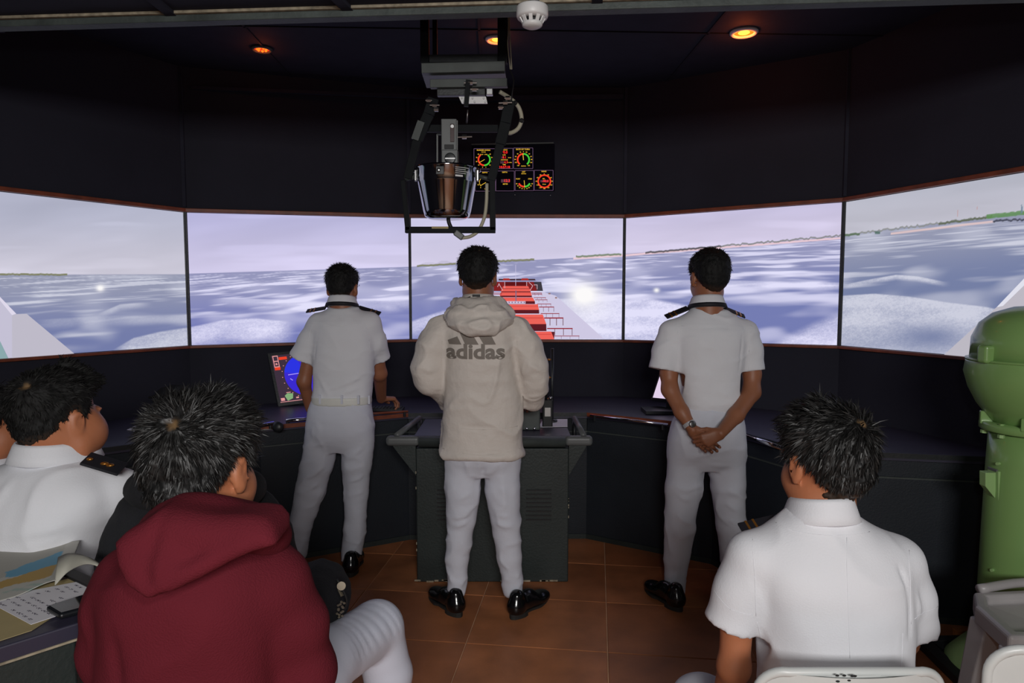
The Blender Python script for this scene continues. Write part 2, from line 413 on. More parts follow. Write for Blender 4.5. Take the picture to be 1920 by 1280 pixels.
# seams between the five projected views: photo x, top y, bottom y, distance
SE = {'A': (0, 357, 672, 3.37), 'B': (351, 397.5, 648, 4.23), 'C': (769, 408, 636, 4.66), 'D': (1170, 408.5, 637, 4.66), 'E': (1578.5, 378, 648, 3.94), 'F': (1920, 320, 677, 2.98)}
TOPS = {k: P(v[0], v[1], v[3]) for k, v in SE.items()}; BOTS = {k: P(v[0], v[2], v[3]) for k, v in SE.items()}
for k_ in TOPS:
    m_ = (TOPS[k_][:2] + BOTS[k_][:2]) / 2; TOPS[k_][:2] = m_; BOTS[k_][:2] = m_
for a, b in (('A', 'B'), ('F', 'E')):          # the outer two run on beyond the frame
    for T in (TOPS, BOTS): T[a] = T[b] + (T[a] - T[b]) * 1.42
ZC = 2.85; ZN = 2.45
def quad_wall(name, a, b, ztop, mats, opening=None, thick=0.06):
    """wall between plan points a,b with an opening (z0,z1 at a and b)"""
    a = np.asarray(a, float); b = np.asarray(b, float); d = (b - a)[:2]; d /= np.linalg.norm(d)
    n = np.array([-d[1], d[0], 0]); mb = MB()
    if np.dot(n[:2], -(a + b)[:2] / 2) > 0: n = -n          # outward
    def slab(p0, p1, z00, z01, z10, z11):
        q = [V3(p0[0], p0[1], z00), V3(p1[0], p1[1], z10), V3(p1[0], p1[1], z10) + n * thick, V3(p0[0], p0[1], z00) + n * thick,
             V3(p0[0], p0[1], z01), V3(p1[0], p1[1], z11), V3(p1[0], p1[1], z11) + n * thick, V3(p0[0], p0[1], z01) + n * thick]
        mb.hexa(q)
    if opening:
        (a0, a1), (b0, b1) = opening
        slab(a, b, 0, a0, 0, b0); slab(a, b, a1, ztop, b1, ztop)
    else: slab(a, b, 0, ztop, 0, ztop)
    return setp(mb.build(name, mats), kind='structure')
segs = [('A', 'B', 'wall_left_front'), ('B', 'C', 'wall_back_left'), ('C', 'D', 'wall_back'), ('D', 'E', 'wall_back_right'), ('E', 'F', 'wall_right_front')]
for a, b, nm in segs:
    quad_wall(nm, BOTS[a], BOTS[b], ZC + 0.02, M['wall'], ((BOTS[a][2], TOPS[a][2]), (BOTS[b][2], TOPS[b][2])))
LA = BOTS['A'][:2]; RF = BOTS['F'][:2]
quad_wall('wall_left', (LA[0], LA[1], 0), (-3.1, -2.9, 0), ZC, M['wall'])
quad_wall('wall_right', (RF[0], RF[1], 0), (2.75, -2.9, 0), ZC, M['wall'])
quad_wall('wall_rear', (-3.1, -2.9, 0), (2.75, -2.9, 0), ZC, M['side'])

# wooden trims over and under the views
k = 0
for a, b, nm in segs:
    for T, sgn, hh in ((TOPS, 1, 0.022), (BOTS, -1, 0.016)):
        k += 1
        off = np.array([0, 0, sgn * hh / 2]); e = T[b] - T[a]; nrm = np.array([e[1], -e[0], 0]); nrm /= np.linalg.norm(nrm)
        if nrm[1] > 0 and abs(nrm[1]) > 0.3: nrm = -nrm
        if np.dot(nrm[:2], -(T[a] + T[b])[:2]) < 0: nrm = -nrm
        mb = MB().bar(T[a] + off + nrm * 0.006, T[b] + off + nrm * 0.006, 0.03, hh)
        setp(mb.build('trim_%d' % k, M['rimred'], bevel=0.003), kind='structure')

# ---- the pictures on the five screens
HZ = [(0, 515, 352, 514), (352, 513, 769, 500), (769, 500, 1170, 478), (1170, 476, 1578, 443), (1578, 441, 1920, 397)]
def L3(*c): return np.array([lin(v) for v in c])
def seg_d(px, py, x0, y0, x1, y1):
    ex, ey = x1 - x0, y1 - y0; t = np.clip(((px - x0) * ex + (py - y0) * ey) / (ex * ex + ey * ey), 0, 1)
    return np.hypot(px - x0 - t * ex, py - y0 - t * ey), t
def picture(px, py, s):
    x0, y0, x1, y1 = HZ[s]; yh = y0 + (px - x0) * (y1 - y0) / (x1 - x0)
    d = py - yh
    top = [L3(176, 178, 198), L3(180, 178, 216), L3(192, 190, 220), L3(186, 182, 216), L3(172, 176, 190)][s]
    hor = [L3(200, 197, 212), L3(206, 200, 230), L3(212, 206, 232), L3(208, 200, 226), L3(192, 191, 204)][s]
    t = smst(-130, 0, d)[:, None]
    n = fbm(np.stack([px * 0.006, py * 0.03 + px * 0.004, px * 0 + s * 9], 1), 3)
    c = top + (hor - top) * t; c = c * (1 + 0.07 * n[:, None])
    st = smst(.25, .9, fbm(np.stack([px * 0.004 + 3, py * 0.045, px * 0 + s * 4], 1), 3)); c = c * (1 + .10 * st[:, None])
    far = L3(142, 144, 182) if s in (1, 2, 3) else L3(146, 150, 174)
    near = [L3(106, 116, 164), L3(104, 112, 178), L3(108, 116, 178), L3(104, 114, 172), L3(108, 120, 160)][s]
    foam = L3(226, 224, 250) if s in (1, 2, 3) else L3(204, 206, 222)
    dd = np.maximum(d, 0)
    t = smst(0, 120, dd)[:, None]; sea = far + (near - far) * t
    U = (px - 900) / (20 + 0.85 * dd); Vv = 8 * np.log(dd + 14)
    q = np.stack([U * 0.75 + s * 11, Vv * 0.85, U * 0 + s * 5], 1)
    hl = smst(0.12, 0.85, fbm(q, 3) * (1.0 - 0.3 * smst(40, 130, dd))) * smst(2, 9, dd); q2 = q * [1.7, 1.5, 1] + 31; hl = np.clip(hl + .6 * smst(.3, .95, fbm(q2, 2)) * (1 - smst(50, 110, dd)), 0, 1)
    broad = smst(0.0, 1.0, fbm(np.stack([px * 0.011 + s, dd * 0.035, px * 0], 1), 2))
    mixv = np.clip(hl * 0.78 + broad * 0.46 + .06, 0, 1)
    sp = vnoise(np.stack([px * 0.55, py * 0.75, px * 0], 1)) * 0.6 + vnoise(np.stack([px * 0.23, py * 0.4, px * 0 + 4], 1)) * 0.4
    fr = np.zeros_like(px)
    def reg(pts, soft, lo, fx0=-9e9, fx1=9e9, val=0.8, fade=1e9):   # region below a crest
        xs = [p[0] for p in pts]; ys = [p[1] for p in pts]; cy = np.interp(px, xs, ys)
        r = smst(0, soft, py - cy) * smst(fx0, fx0 + 45, px) * (1 - smst(fx1 - 45, fx1, px)) * (1 - smst(fade * 0.3, fade, py - cy)) * val
        return r
    if s == 0:
        fr = reg([(0, 660), (210, 655), (250, 632), (300, 620), (352, 612)], 4, 0, 205)
        c2 = reg([(180, 588), (225, 569), (260, 566), (350, 563)], 3, 0, 175, 290, 0.7, 16); fr = np.maximum(fr, c2)
        fr = np.maximum(fr, reg([(60, 598), (200, 590), (350, 588)], 4, 0, 60, 400, 0.25, 26))
    if s == 1:
        fr = np.maximum(reg([(350, 613), (420, 598), (480, 595), (560, 603), (770, 640)], 4, 0, 300, 560, 0.75, 60), reg([(350, 566), (420, 556), (560, 562), (770, 570)], 3, 0, 385, 770, 0.5, 22))
        fr = np.maximum(fr, reg([(560, 575), (640, 560), (770, 556)], 3, 0, 560, 800, 0.45, 30))
    if s == 2:
        fr = np.maximum(reg([(1000, 560), (1100, 556), (1170, 548)], 5, 0, 985, 2000, 0.75), reg([(770, 600), (830, 580), (870, 575)], 6, 0, 740, 900, 0.6, 45))
        fr = np.maximum(fr, reg([(1010, 524), (1080, 530), (1170, 522)], 2, 0, 990, 1200, 0.5, 10))
    if s == 3:
        fr = np.maximum(reg([(1170, 560), (1215, 556), (1290, 570), (1400, 640)], 8, 0, 1100, 1400, 0.8), reg([(1400, 665), (1480, 620), (1577, 575)], 26, 0, 1400, 1700, 0.7))
        fr = np.maximum(fr, reg([(1170, 525), (1300, 523), (1577, 528)], 3, 0, 1170, 1600, 0.45, 20))
    if s == 4:
        a = reg([(1578, 553), (1640, 549), (1700, 554), (1780, 566), (1850, 574), (1920, 590)], 3, 0, 1500, 2100, 0.9)
        a = a * (1 - 0.75 * np.exp(-(((px - 1745) / 70) ** 2 + ((py - 628) / 24) ** 2)) - 0.35 * smst(600, 660, py))
        fr = np.maximum(a, reg([(1590, 531), (1640, 521), (1680, 514), (1720, 517), (1770, 527)], 2, 0, 1560, 1785, 0.8, 13))
    fr = np.clip(fr, 0, 1)
    mixv = np.clip(mixv * (1 - fr * 0.5) + fr + fr * sp * 0.30 * smst(30, 110, dd) - fr * .22 * smst(.2, .9, fbm(np.stack([px * .016, py * .05, px * 0 + 7], 1), 2) + .4), 0, 1) * smst(0, 3, dd)
    sea = sea + (foam - sea) * mixv[:, None]
    m = smst(-0.7, 0.7, d)[:, None]; c = c * (1 - m) + sea * m
    def line(x0, y0, x1, y1, wd, col, jag=0.0, al=0.9):
        nonlocal c
        j = vnoise(np.stack([px * 0.25, px * 0, px * 0 + y0], 1)) * jag
        dl, t = seg_d(px, py + j, x0, y0, x1, y1); a = (1 - smst(wd * 0.5, wd * 0.5 + 1.2, dl)) * al * ((px >= x0) & (px <= x1))
        c = c + (col - c) * a[:, None]
    gr = L3(120, 122, 80); dk = L3(74, 72, 74); pk = L3(238, 206, 214)
    if s == 0: line(-60, 514, 126, 514.5, 2.4, gr, 0.8)
    if s == 2:
        for hx, hw, hh in ((803, 22, 7), (832, 20, 8), (850, 14, 4)):
            a = (py > yh - hh * np.clip(1 - ((px - hx) / hw) ** 2, 0, 1)) & (d < 0) & (abs(px - hx) < hw); c[a] = c[a] * 0.86
        line(782, 498.5, 855, 494.5, 2.2, gr, 0.8); line(930, 489.8, 1002, 486.5, 2.6, gr, 1.0)
        line(1075, 484.5, 1170, 478.5, 3.0, pk); line(1080, 481, 1165, 476.5, 2.4, L3(110, 128, 96), 0.8)
    if s == 3:
        line(1172, 478.5, 1577, 446, 2.6, pk, 0.3); line(1210, 473.5, 1352, 461.5, 2.4, dk, 1.2); line(1352, 461, 1577, 441.5, 1.8, L3(128, 130, 128), 1.6)
    if s == 4:
        line(1580, 441, 1612, 438, 3.4, L3(88, 110, 80), 1.2); line(1612, 437, 1860, 406, 2, L3(140, 142, 140), 2.4); line(1670, 438, 1862, 415, 2.8, L3(222, 196, 196))
        line(1760, 419, 1860, 406, 3, L3(96, 104, 84), 1.6); line(1850, 406, 1925, 398, 7, L3(96, 140, 84), 1.0); line(1862, 415, 1925, 411, 2.6, L3(60, 62, 76), 2)
        for mx_, my_, mh in ((1795, 405, 11), (1832, 400, 12)): line(mx_, my_, mx_ + 0.9, my_ - mh, 1.2, L3(190, 150, 150))
        line(1914, 397, 1917, 386, 5, L3(110, 130, 150)); line(1640, 436, 1650, 436, 4, L3(80, 110, 100))
    for gx, gy, gr_, am, ss in ((1095, 553, 25, 1.35, 2), (188, 540, 7, 1.2, 0), (1231, 544, 5, 1.0, 3), (1095, 575, 60, 0.35, 2)):
        if ss == s:
            r = np.hypot((px - gx), (py - gy) * 1.25); a = np.clip(am * np.exp(-(r / gr_) ** 2), 0, 1); c = c + (L3(252, 250, 250) - c) * a[:, None]
    return c
SCR = [('projection screen with ship bridge wing and calm grey sea, leftmost of the five', 'A', 'B'), ('projection screen of open blue sea behind the left standing officer', 'B', 'C'),
       ('centre projection screen showing the red ship deck and sun glare', 'C', 'D'), ('projection screen of sea and low coastline behind the right standing officer', 'D', 'E'),
       ('projection screen of sea swell, coast and white rail, rightmost, beside the green binnacle', 'E', 'F')]
SROOT = []
M['screen'] = emis('projected_picture', (1, 1, 1, 1), 1.0, attr='tint')
for s, (lab, a, b) in enumerate(SCR):
    TL, TR, BL, BR = TOPS[a], TOPS[b], BOTS[a], BOTS[b]
    root = thing('projection_screen', lab, 'screen', (BL + BR) / 2, 'wraparound screens of the ship simulator'); SROOT.append(root)
    e = BR - BL; n = np.array([e[1], -e[0], 0]); n /= np.linalg.norm(n)
    if np.dot(n[:2], (BL + BR)[:2]) > 0: n = -n
    nx, nz = (420, 240)
    u = np.linspace(0.004, 0.996, nx)[None, :, None]; v = np.linspace(0.003, 0.997, nz)[:, None, None]
    G = (BL * (1 - u) + BR * u) * (1 - v) + (TL * (1 - u) + TR * u) * v - n * 0.008
    V = G.reshape(-1, 3); px, py = proj(V); cc = picture(px, py, s)
    i = np.arange(nz - 1)[:, None] * nx + np.arange(nx - 1)[None, :]; i = i.ravel()
    F = np.stack([i, i + 1, i + nx + 1, i + nx], 1)
    if s == 4 or s == 0: pass
    mobj('picture', V, F, M['screen'], root, col=cc)
    bk = MB().hexa([BL - n * 0.014, BR - n * 0.014, BR - n * 0.03, BL - n * 0.03, TL - n * 0.014, TR - n * 0.014, TR - n * 0.03, TL - n * 0.03]); bk.build('backing', M['black'], root)
    for p, q in ((BL, TL), (BR, TR)): MB().bar(p + n * 0.002, q + n * 0.002, 0.016, 0.016, up=n).build('frame', M['black'], root)
    SE_n = n
# shapes shown flat on the pictures (ship deck, bridge wings)
def on_screen(s, pts, off=0.002):
    a, b = SCR[s][1:]; O = BOTS[a]; e = BOTS[b] - O; n = np.array([e[1], -e[0], 0]); n /= np.linalg.norm(n)
    if np.dot(n[:2], (BOTS[a] + BOTS[b])[:2]) > 0: n = -n
    out = []
    for x, y in pts:
        r = ray(x, y); C0 = np.array([0, 0, CAMZ]); t = np.dot(O - n * 0.008 + n * off - C0, n) / np.dot(r, n); out.append(C0 + r * t)
    return out
def em(r, g, b): 
    k = 'em%d_%d_%d' % (r, g, b)
    if k not in M: M[k] = emis('screen_colour_' + k, RGB(r, g, b))
    return M[k]
class Flat:
    def __init__(s, scr): s.s = scr; s.mb = MB(); s.mats = []; s.off = 0.002
    def poly(s, pts, col, dz=0.00004):
        m = em(*col)
        if m not in s.mats: s.mats.append(m)
        s.mb.m(s.mats.index(m)); s.off += dz
        q = on_screen(s.s, pts, s.off); n = np.cross(q[1] - q[0], q[2] - q[1])
        s.mb.add(q, [tuple(range(len(q)))])
    def line(s, x0, y0, x1, y1, wd, col):
        L = math.hypot(x1 - x0, y1 - y0); a, b = (y1 - y0) / L * wd / 2, -(x1 - x0) / L * wd / 2
        s.poly([(x0 + a, y0 + b), (x1 + a, y1 + b), (x1 - a, y1 - b), (x0 - a, y0 - b)], col, 0.00002)
    def build(s, name): return s.mb.build(name, s.mats, SROOT[s.s])
def cr(ox, oy, k): return lambda *p: [(ox + x / k, oy + y / k) for x, y in p]
c3 = cr(760, 400, 4.5714); f = Flat(2)
f.poly(c3((716, 672), (1180, 672), (1290, 705), (1700, 1072), (196, 1078), (606, 705)), (206, 200, 226))
f.poly(c3((760, 586), (1165, 586), (1180, 664), (740, 664)), (128, 34, 36)); f.poly(c3((1100, 586), (1165, 586), (1180, 664), (1130, 664)), (62, 58, 66))
f.poly(c3((800, 560), (1110, 560), (1118, 574), (800, 574)), (70, 50, 58)); f.poly(c3((840, 556), (890, 556), (900, 573), (835, 573)), (170, 48, 44)); f.poly(c3((1000, 556), (1050, 556), (1060, 573), (990, 573)), (170, 48, 44))
f.poly(c3((850, 586), (1040, 586), (1050, 622), (850, 622)), (96, 22, 26))
tops = [(622, 642, 845, 1052, 1062, 850), (646, 668, 832, 1070, 1074, 850), (676, 704, 820, 1078, 1084, 830), (720, 752, 804, 1092, 1110, 810), (778, 826, 880, 1136, 1146, 900), (866, 948, 900, 1178, 1208, 930), (1012, 1078, 900, 1250, 1276, 900)]
tops = [(a_, b_, 1896 - d_, c_, d_, 0) for a_, b_, x_, c_, d_, e_ in tops]
darks = [(642, 652), (668, 680), (704, 718), (752, 776), (826, 858), (948, 1008), (1008, 1014)]
for (y0, y1, xl, xr0, xr1, _), (d0, d1) in zip(tops, darks):
    f.poly(c3((xl, y1 - 2), (xr1, y1 - 2), (xr1 + 2, d1), (xl, d1)), (92, 28, 36))
    f.poly(c3((xl + 6, y0), (xr0, y0), (xr1, y1), (xl - 4, y1)), (236, 98, 88))
    f.poly(c3((xl + 6, y0 + (y1 - y0) * 0.3), (xr0, y0 + (y1 - y0) * 0.3), (xr0, y0 + (y1 - y0) * 0.42), (xl, y0 + (y1 - y0) * 0.42)), (216, 78, 72))
for y, x0, x1, ht in ((682, 1082, 1170, 12), (692, 1085, 1172, 12), (722, 1100, 1205, 14), (740, 1112, 1218, 20), (776, 1130, 1250, 22), (802, 1145, 1275, 40), (858, 1160, 1320, 34), (896, 1190, 1355, 64), (986, 1215, 1434, 58), (1050, 1270, 1492, 26)):
    q = c3((x0, y), (x1, y)); wd = max(0.7, ht / 36)
    for j in range(3):
        xx = x0 + (x1 - x0) * (0.3 + 0.34 * j); r = c3((xx, y), (xx, y + ht)); f.line(r[0][0], r[0][1], r[1][0], r[1][1], wd * 0.7, (110, 70, 80))
    f.line(q[0][0], q[0][1], q[1][0], q[1][1], wd + 0.5, (148, 40, 52))
for y, x0, x1 in ((682, 726, 828), (692, 724, 826), (722, 691, 812), (740, 678, 806), (776, 646, 880), (802, 621, 880), (858, 576, 890), (896, 541, 890), (986, 462, 890), (1050, 404, 890)):
    q = c3((x0, y), (x1, y)); f.line(q[0][0], q[0][1], q[1][0], q[1][1], 1.2, (150, 60, 70))
q = c3((946, 440), (946, 620)); f.line(q[0][0], q[0][1], q[1][0], q[1][1], 0.8, (206, 198, 226))
q = c3((948, 660), (948, 770)); f.line(q[0][0], q[0][1], q[1][0], q[1][1], 1.8, (120, 110, 140))
f.poly(c3((866, 752), (1030, 752), (1030, 774), (866, 774)), (206, 196, 218))
for j in range(6): q = c3((884 + j * 26, 756), (896 + j * 26, 768)); f.poly([(q[0][0], q[0][1]), (q[1][0], q[0][1]), (q[1][0], q[1][1]), (q[0][0], q[1][1])], (150, 120, 150))
for a_, b_ in (((800, 600), (835, 660)), ((1060, 590), (1092, 620)), ((1092, 620), (1070, 660)), ((852, 586), (852, 640)), ((1040, 586), (1040, 622)), ((1100, 612), (1132, 612)), ((1130, 612), (1130, 650)), ((790, 630), (805, 600))):
    q = c3(a_, b_); f.line(q[0][0], q[0][1], q[1][0], q[1][1], 1.0, (216, 180, 190))
for xx, yy in ((1235, 686), (1292, 722)): q = c3((xx - 9, yy - 6), (xx + 9, yy + 7)); f.poly([(q[0][0], q[0][1]), (q[1][0], q[0][1]), (q[1][0], q[1][1]), (q[0][0], q[1][1])], (150, 120, 120))
f.build('ship_deck_picture')
c1 = cr(0, 300, 3.2); f = Flat(0)
f.poly(c1((-655, 980), (0, 1085), (50, 1190), (-655, 1236)), (138, 168, 172))
f.poly(c1((-655, 440), (0, 838), (72, 930), (72, 1186), (50, 1188), (0, 1085), (-655, 800)), (196, 192, 212))
f.poly(c1((72, 930), (95, 924), (160, 922), (445, 1160), (72, 1189)), (190, 186, 200))
f.poly(c1((-655, 395), (0, 820), (98, 922), (72, 930), (0, 842), (-655, 444)), (222, 216, 234)); f.build('bridge_wing_picture')
c5 = cr(1160, 320, 2.526); f = Flat(4)
f.poly(c5((1540, 872), (1918, 530), (2420, 64), (2420, 940), (1655, 884)), (188, 184, 194)); f.poly(c5((1790, 646), (1918, 512), (2420, 30), (2420, 76), (1918, 545), (1820, 640)), (224, 224, 236)); f.build('bridge_wing_picture')

# ---------------------------------------------------------------- floor
fl = MB().box((0, 1.0, -0.03), (6.6, 8.4, 0.05)).build('floor', M['grout']); setp(fl, kind='structure')
a = Pz(1134, 1040, 0); b = Pz(1141, 1280, 0); dv = (a - b); dv /= np.linalg.norm(dv); rv = np.array([dv[1], -dv[0], 0])
org = b + dv * ((Pz(1141, 1223, 0) - b) @ dv)
TW, TD, g = 0.60, 0.46, 0.005
tm = None
for i in range(-6, 5):
    for j in range(-9, 6):
        c = org + rv * TW * (i + 0.5) + dv * TD * (j + 0.5)
        if not (-2.9 < c[0] < 2.6 and -2.5 < c[1] < 4.35): continue
        key = 'tile' if RNG.rand() < 0.6 else 'tile2'
        mb = MB().box((0, 0, 0), (TW - g, TD - g, 0.008))
        R = np.stack([rv, dv, [0, 0, 1]], 1); V = mb.V[0] @ R.T
        o = mobj('floor_tile', V + c + np.array([0, 0, -0.0036]), mb.F, M[key], fl, bevel=0.002, segs=1)

# ---------------------------------------------------------------- ceilings
bl = Pz(0, 60, ZN - 0.035); br = Pz(1920, 6, ZN - 0.035); e = br - bl; e /= np.linalg.norm(e); bl2 = bl - e * 1.3; br2 = br + e * 1.0
bl2[2] = br2[2] = ZN
c = MB(); c.prism([(-3.2, -3, ZN), (2.9, -3, ZN), (br2[0], br2[1], ZN), (bl2[0], bl2[1], ZN)], (0, 0, 0.03)); near = c.build('ceiling', M['ceil']); setp(near, kind='structure')
c = MB().prism([(-3.6, bl2[1] - 0.4, ZC), (3.4, br2[1] - 0.6, ZC), (3.4, 5.0, ZC), (-3.6, 5.0, ZC)], (0, 0, 0.03)); hi = c.build('ceiling_raised', M['ceil']); setp(hi, kind='structure')
c = MB().bar(bl2 + [0, 0.02, 0.21], br2 + [0, 0.02, 0.21], 0.03, 0.42, ); setp(c.build('ceiling_fascia', M['ceil']), kind='structure')
c = MB().bar(bl2 + [0, -0.01, -0.015], br2 + [0, -0.01, -0.015], 0.05, 0.03); setp(c.build('trim_11', M['beam'], bevel=0.004), kind='structure')
c = MB().bar(bl2 + [0, -0.045, -0.004], br2 + [0, -0.045, -0.004], 0.012, 0.01); setp(c.build('trim_12', M['worn']), kind='structure')
def cbar(p, q, z=ZN - 0.006, wd=0.035, m='beam'):
    a = Pz(p[0], p[1], z); b = Pz(q[0], q[1], z); d = (b - a); return MB().bar(a, b + d * 0.0, wd, 0.012).build('ceiling_bar', M[m], near)
for p, q in (((345, 47), (180, -90)), ((670, 34), (560, -70)), ((0, 58), (-120, -20)), ((1120, 25), (1120, -70))): cbar(p, q, m='ceil')
for y in (0.35, 0.95, 1.55): MB().bar((-3, y + 0.2, ZN - 0.006), (2.7, y, ZN - 0.006), 0.03, 0.012).build('ceiling_bar', M['ceil'], near)
pn = MB(); 
for x in (-1.35, -0.15, 1.05): pn.bar((x, 3.0, ZC - 0.003), (x - 0.05, 4.6, ZC - 0.003), 0.012, 0.006)
pn.bar((-2.6, 3.55, ZC - 0.003), (2.4, 3.75, ZC - 0.003), 0.012, 0.006); setp(pn.build('trim_13', M['wall']), kind='structure')
# vertical wall joints
for i, (sx, key) in enumerate(((347, 'B'), (1171, 'D'), (769, 'C'), (1578, 'E'))):
    t = TOPS[key].copy(); n = t[:2] / np.linalg.norm(t[:2])
    MB().bar((t[0] - n[0] * 0.008, t[1] - n[1] * 0.008, t[2] + 0.03), (t[0] - n[0] * 0.008, t[1] - n[1] * 0.008, ZC - 0.001), 0.02, 0.012).build('trim_%d' % (14 + i), M['ceil'])['kind'] = 'structure'
setp(MB().bar(P(925, 185, 4.63), P(1168, 182, 4.63), 0.03, 0.03).build('trim_18', M['ceil']), kind='structure')
setp(MB().bar(P(360, 165, 4.25), P(925, 187, 4.63), 0.03, 0.02).build('trim_19', M['ceil']), kind='structure')

# ---------------------------------------------------------------- ceiling lights and detector
M['lampglow'] = emis('orange_lamp_glow', (1.0, 0.12, 0.008, 1), 2.6); M['lampcore'] = emis('hot_lamp_core', (1.0, 0.32, 0.03, 1), 4.5); M['lampred'] = emis('red_lamp_glow', (1.0, 0.03, 0.008, 1), 1.6)
for k, (px, py, r, lab, pw, cols) in enumerate(((491, 90, 0.058, 'small red recessed ceiling light above the left side, dimmest of three', 0.3, ('lampred', 'lampglow')),
                           (931, 72, 0.060, 'orange recessed ceiling light half hidden behind the hanging repeater frame', 0.5, ('lampglow', 'lampcore')),
                           (1395, 59, 0.072, 'bright orange recessed ceiling light on the right side of the ceiling', 1.2, ('lampglow', 'lampcore')))):
    c = Pz(px, py, ZC); t = thing('recessed_ceiling_light', lab, 'ceiling light', c, 'orange ceiling lights')
    mb = MB(); mb.lathe([(r, 0.0), (r, -0.008), (r * 0.86, -0.016), (r * 0.72, -0.014), (r * 0.70, 0.0)], c, 36); mb.build('trim_ring', M['greybar'] if k == 0 else M['whitepl'], t, smooth=True)
    MB().lathe([(0.001, -0.006), (r * 0.70, -0.006), (r * 0.70, -0.002)], c, 30).build('reflector', M[cols[0]], t)
    mb = MB()
    if k == 0:
        for j in range(7): a = j * 0.9; mb.ball(c + [r * 0.42 * math.cos(a), r * 0.42 * math.sin(a), -0.008], r * 0.13, 8)
    else: mb.ball(c + [0, 0, -0.006], (r * 0.42, r * 0.42, 0.008), 12)
    mb.build('bulb', M[cols[1]], t, smooth=True)
    l = bpy.data.lights.new('orange_glow', 'POINT'); l.energy = pw; l.color = (1, 0.16, 0.03); l.shadow_soft_size = 0.03
    lo = bpy.data.objects.new('orange_glow', l); COL.objects.link(lo); lo.location = (c + [0, 0, -0.04]).tolist()
# smoke detector
c = P(998, 33, 2.15); t = thing('smoke_detector', 'round white smoke detector hanging under the ceiling beam', 'smoke detector', c)
rr = 29 * 2.15 / FPX
MB().lathe([(rr * 0.95, 0.032), (rr, 0.028), (rr, 0.004), (rr * 0.94, -0.002), (rr * 0.6, -0.003)], c, 48).build('body', M['whitepl'], t, smooth=True)
MB().lathe([(rr * 0.50, -0.002), (rr * 0.50, -0.016), (rr * 0.4, -0.016)], c, 32).build('sensor_core', M['rubber'], t, smooth=True)
MB().lathe([(rr * 0.66, -0.017), (rr * 0.62, -0.025), (rr * 0.42, -0.030), (0.001, -0.031)], c, 48).build('cap', M['whitepl'], t, smooth=True)
for k in range(10):
    a = k * math.pi / 5 + 0.15; d = np.array([math.cos(a), math.sin(a), 0])
    MB().bar(c + d * rr * 0.80 + [0, 0, -0.001], c + d * rr * 0.58 + [0, 0, -0.02], 0.011, 0.004).build('vent_rib', M['whitepl'], t)
MB().lathe([(0.014, 0.0), (0.014, ZN - c[2])], c + [0.008, 0.02, 0.0], 14).build('stem', M['bracket'], t)
# ---------------------------------------------------------------- wraparound bridge console
t = thing('bridge_console', 'long black wraparound bridge console running below all the screens', 'console', (0, 4.0, 0)); CON = t
FL = [(-2.50, 2.62), (-1.82, 3.20), (-1.36, 3.64), (-0.62, 4.03), (0.45, 4.05), (1.10, 3.66), (1.36, 3.10), (2.08, 2.96)]
BK = [BOTS['A'], BOTS['B'], BOTS['C'], BOTS['D'], BOTS['E'], BOTS['F']]
BKI = [(b[0] * 0.995, b[1] - 0.02) for b in BK]
ZD = 0.78
front = FL
def inset(p, d): 
    v = np.array([p[0], p[1]]) ; c = np.array([0, 4.9]); n = v / np.linalg.norm(v); return v + n * d
OV = [inset(p, -0.035) for p in front]
BKP = [np.array([-2.62, 3.05]), np.array([-2.0, 4.18]), np.array([-1.4, 4.40]), np.array([-0.69, 4.63]), np.array([0.75, 4.63]), np.array([1.35, 4.25]), np.array([1.88, 3.90]), np.array([2.24, 2.98])]
mb = MB()
for i in range(7):
    a, b, c, d = OV[i], OV[i + 1], BKP[i + 1], BKP[i]
    lo_ = [V3(*q, ZD - 0.035) for q in (a, b, c, d)]; mb.hexa(lo_ + [q + [0, 0, 0.035] for q in lo_])
mb.build('worktop', M['top'], t)
for i in range(7):
    a = np.array(front[i]); b = np.array(front[i + 1]); e = b - a; L = np.linalg.norm(e); e /= L; n = np.array([e[1], -e[0]])
    A3 = V3(*a, 0); B3 = V3(*b, 0); N3 = V3(n[0], n[1], 0)
    q = [A3, B3, B3 - N3 * 0.03, A3 - N3 * 0.03]; MB().hexa([x for x in q] + [x + [0, 0, 0.655] for x in q]).build('front_panel', M['console'], t)
    q = [A3 - N3 * 0.006, B3 - N3 * 0.006, B3 - N3 * 0.03, A3 - N3 * 0.03]; MB().hexa([x + [0, 0, 0.662] for x in q] + [x + [0, 0, ZD - 0.036] for x in q]).build('apron_panel', M['console'], t)
    q = [A3 + N3 * 0.004, B3 + N3 * 0.004, B3 - N3 * 0.03, A3 - N3 * 0.03]; MB().hexa([x + [0, 0, 0.655] for x in q] + [x + [0, 0, 0.662] for x in q]).build('ledge_strip', M['greybar'], t)
    q = [A3 + N3 * 0.006, B3 + N3 * 0.006, B3, A3]; MB().hexa([x + [0, 0, 0.0] for x in q] + [x + [0, 0, 0.03] for x in q]).build('kick_strip', M['consoleg'], t)
    a2, b2 = OV[i], OV[i + 1]; MB().bar(V3(*(a2 - n * 0.0), ZD - 0.012), V3(*(b2 - n * 0.0), ZD - 0.012), 0.012, 0.022, up=(0, 0, 1)).build('edge_strip', M['rimred'] if i in (2, 4) else M['black'], t)  # two reddish stretches: red light on the black edge, put into its colour
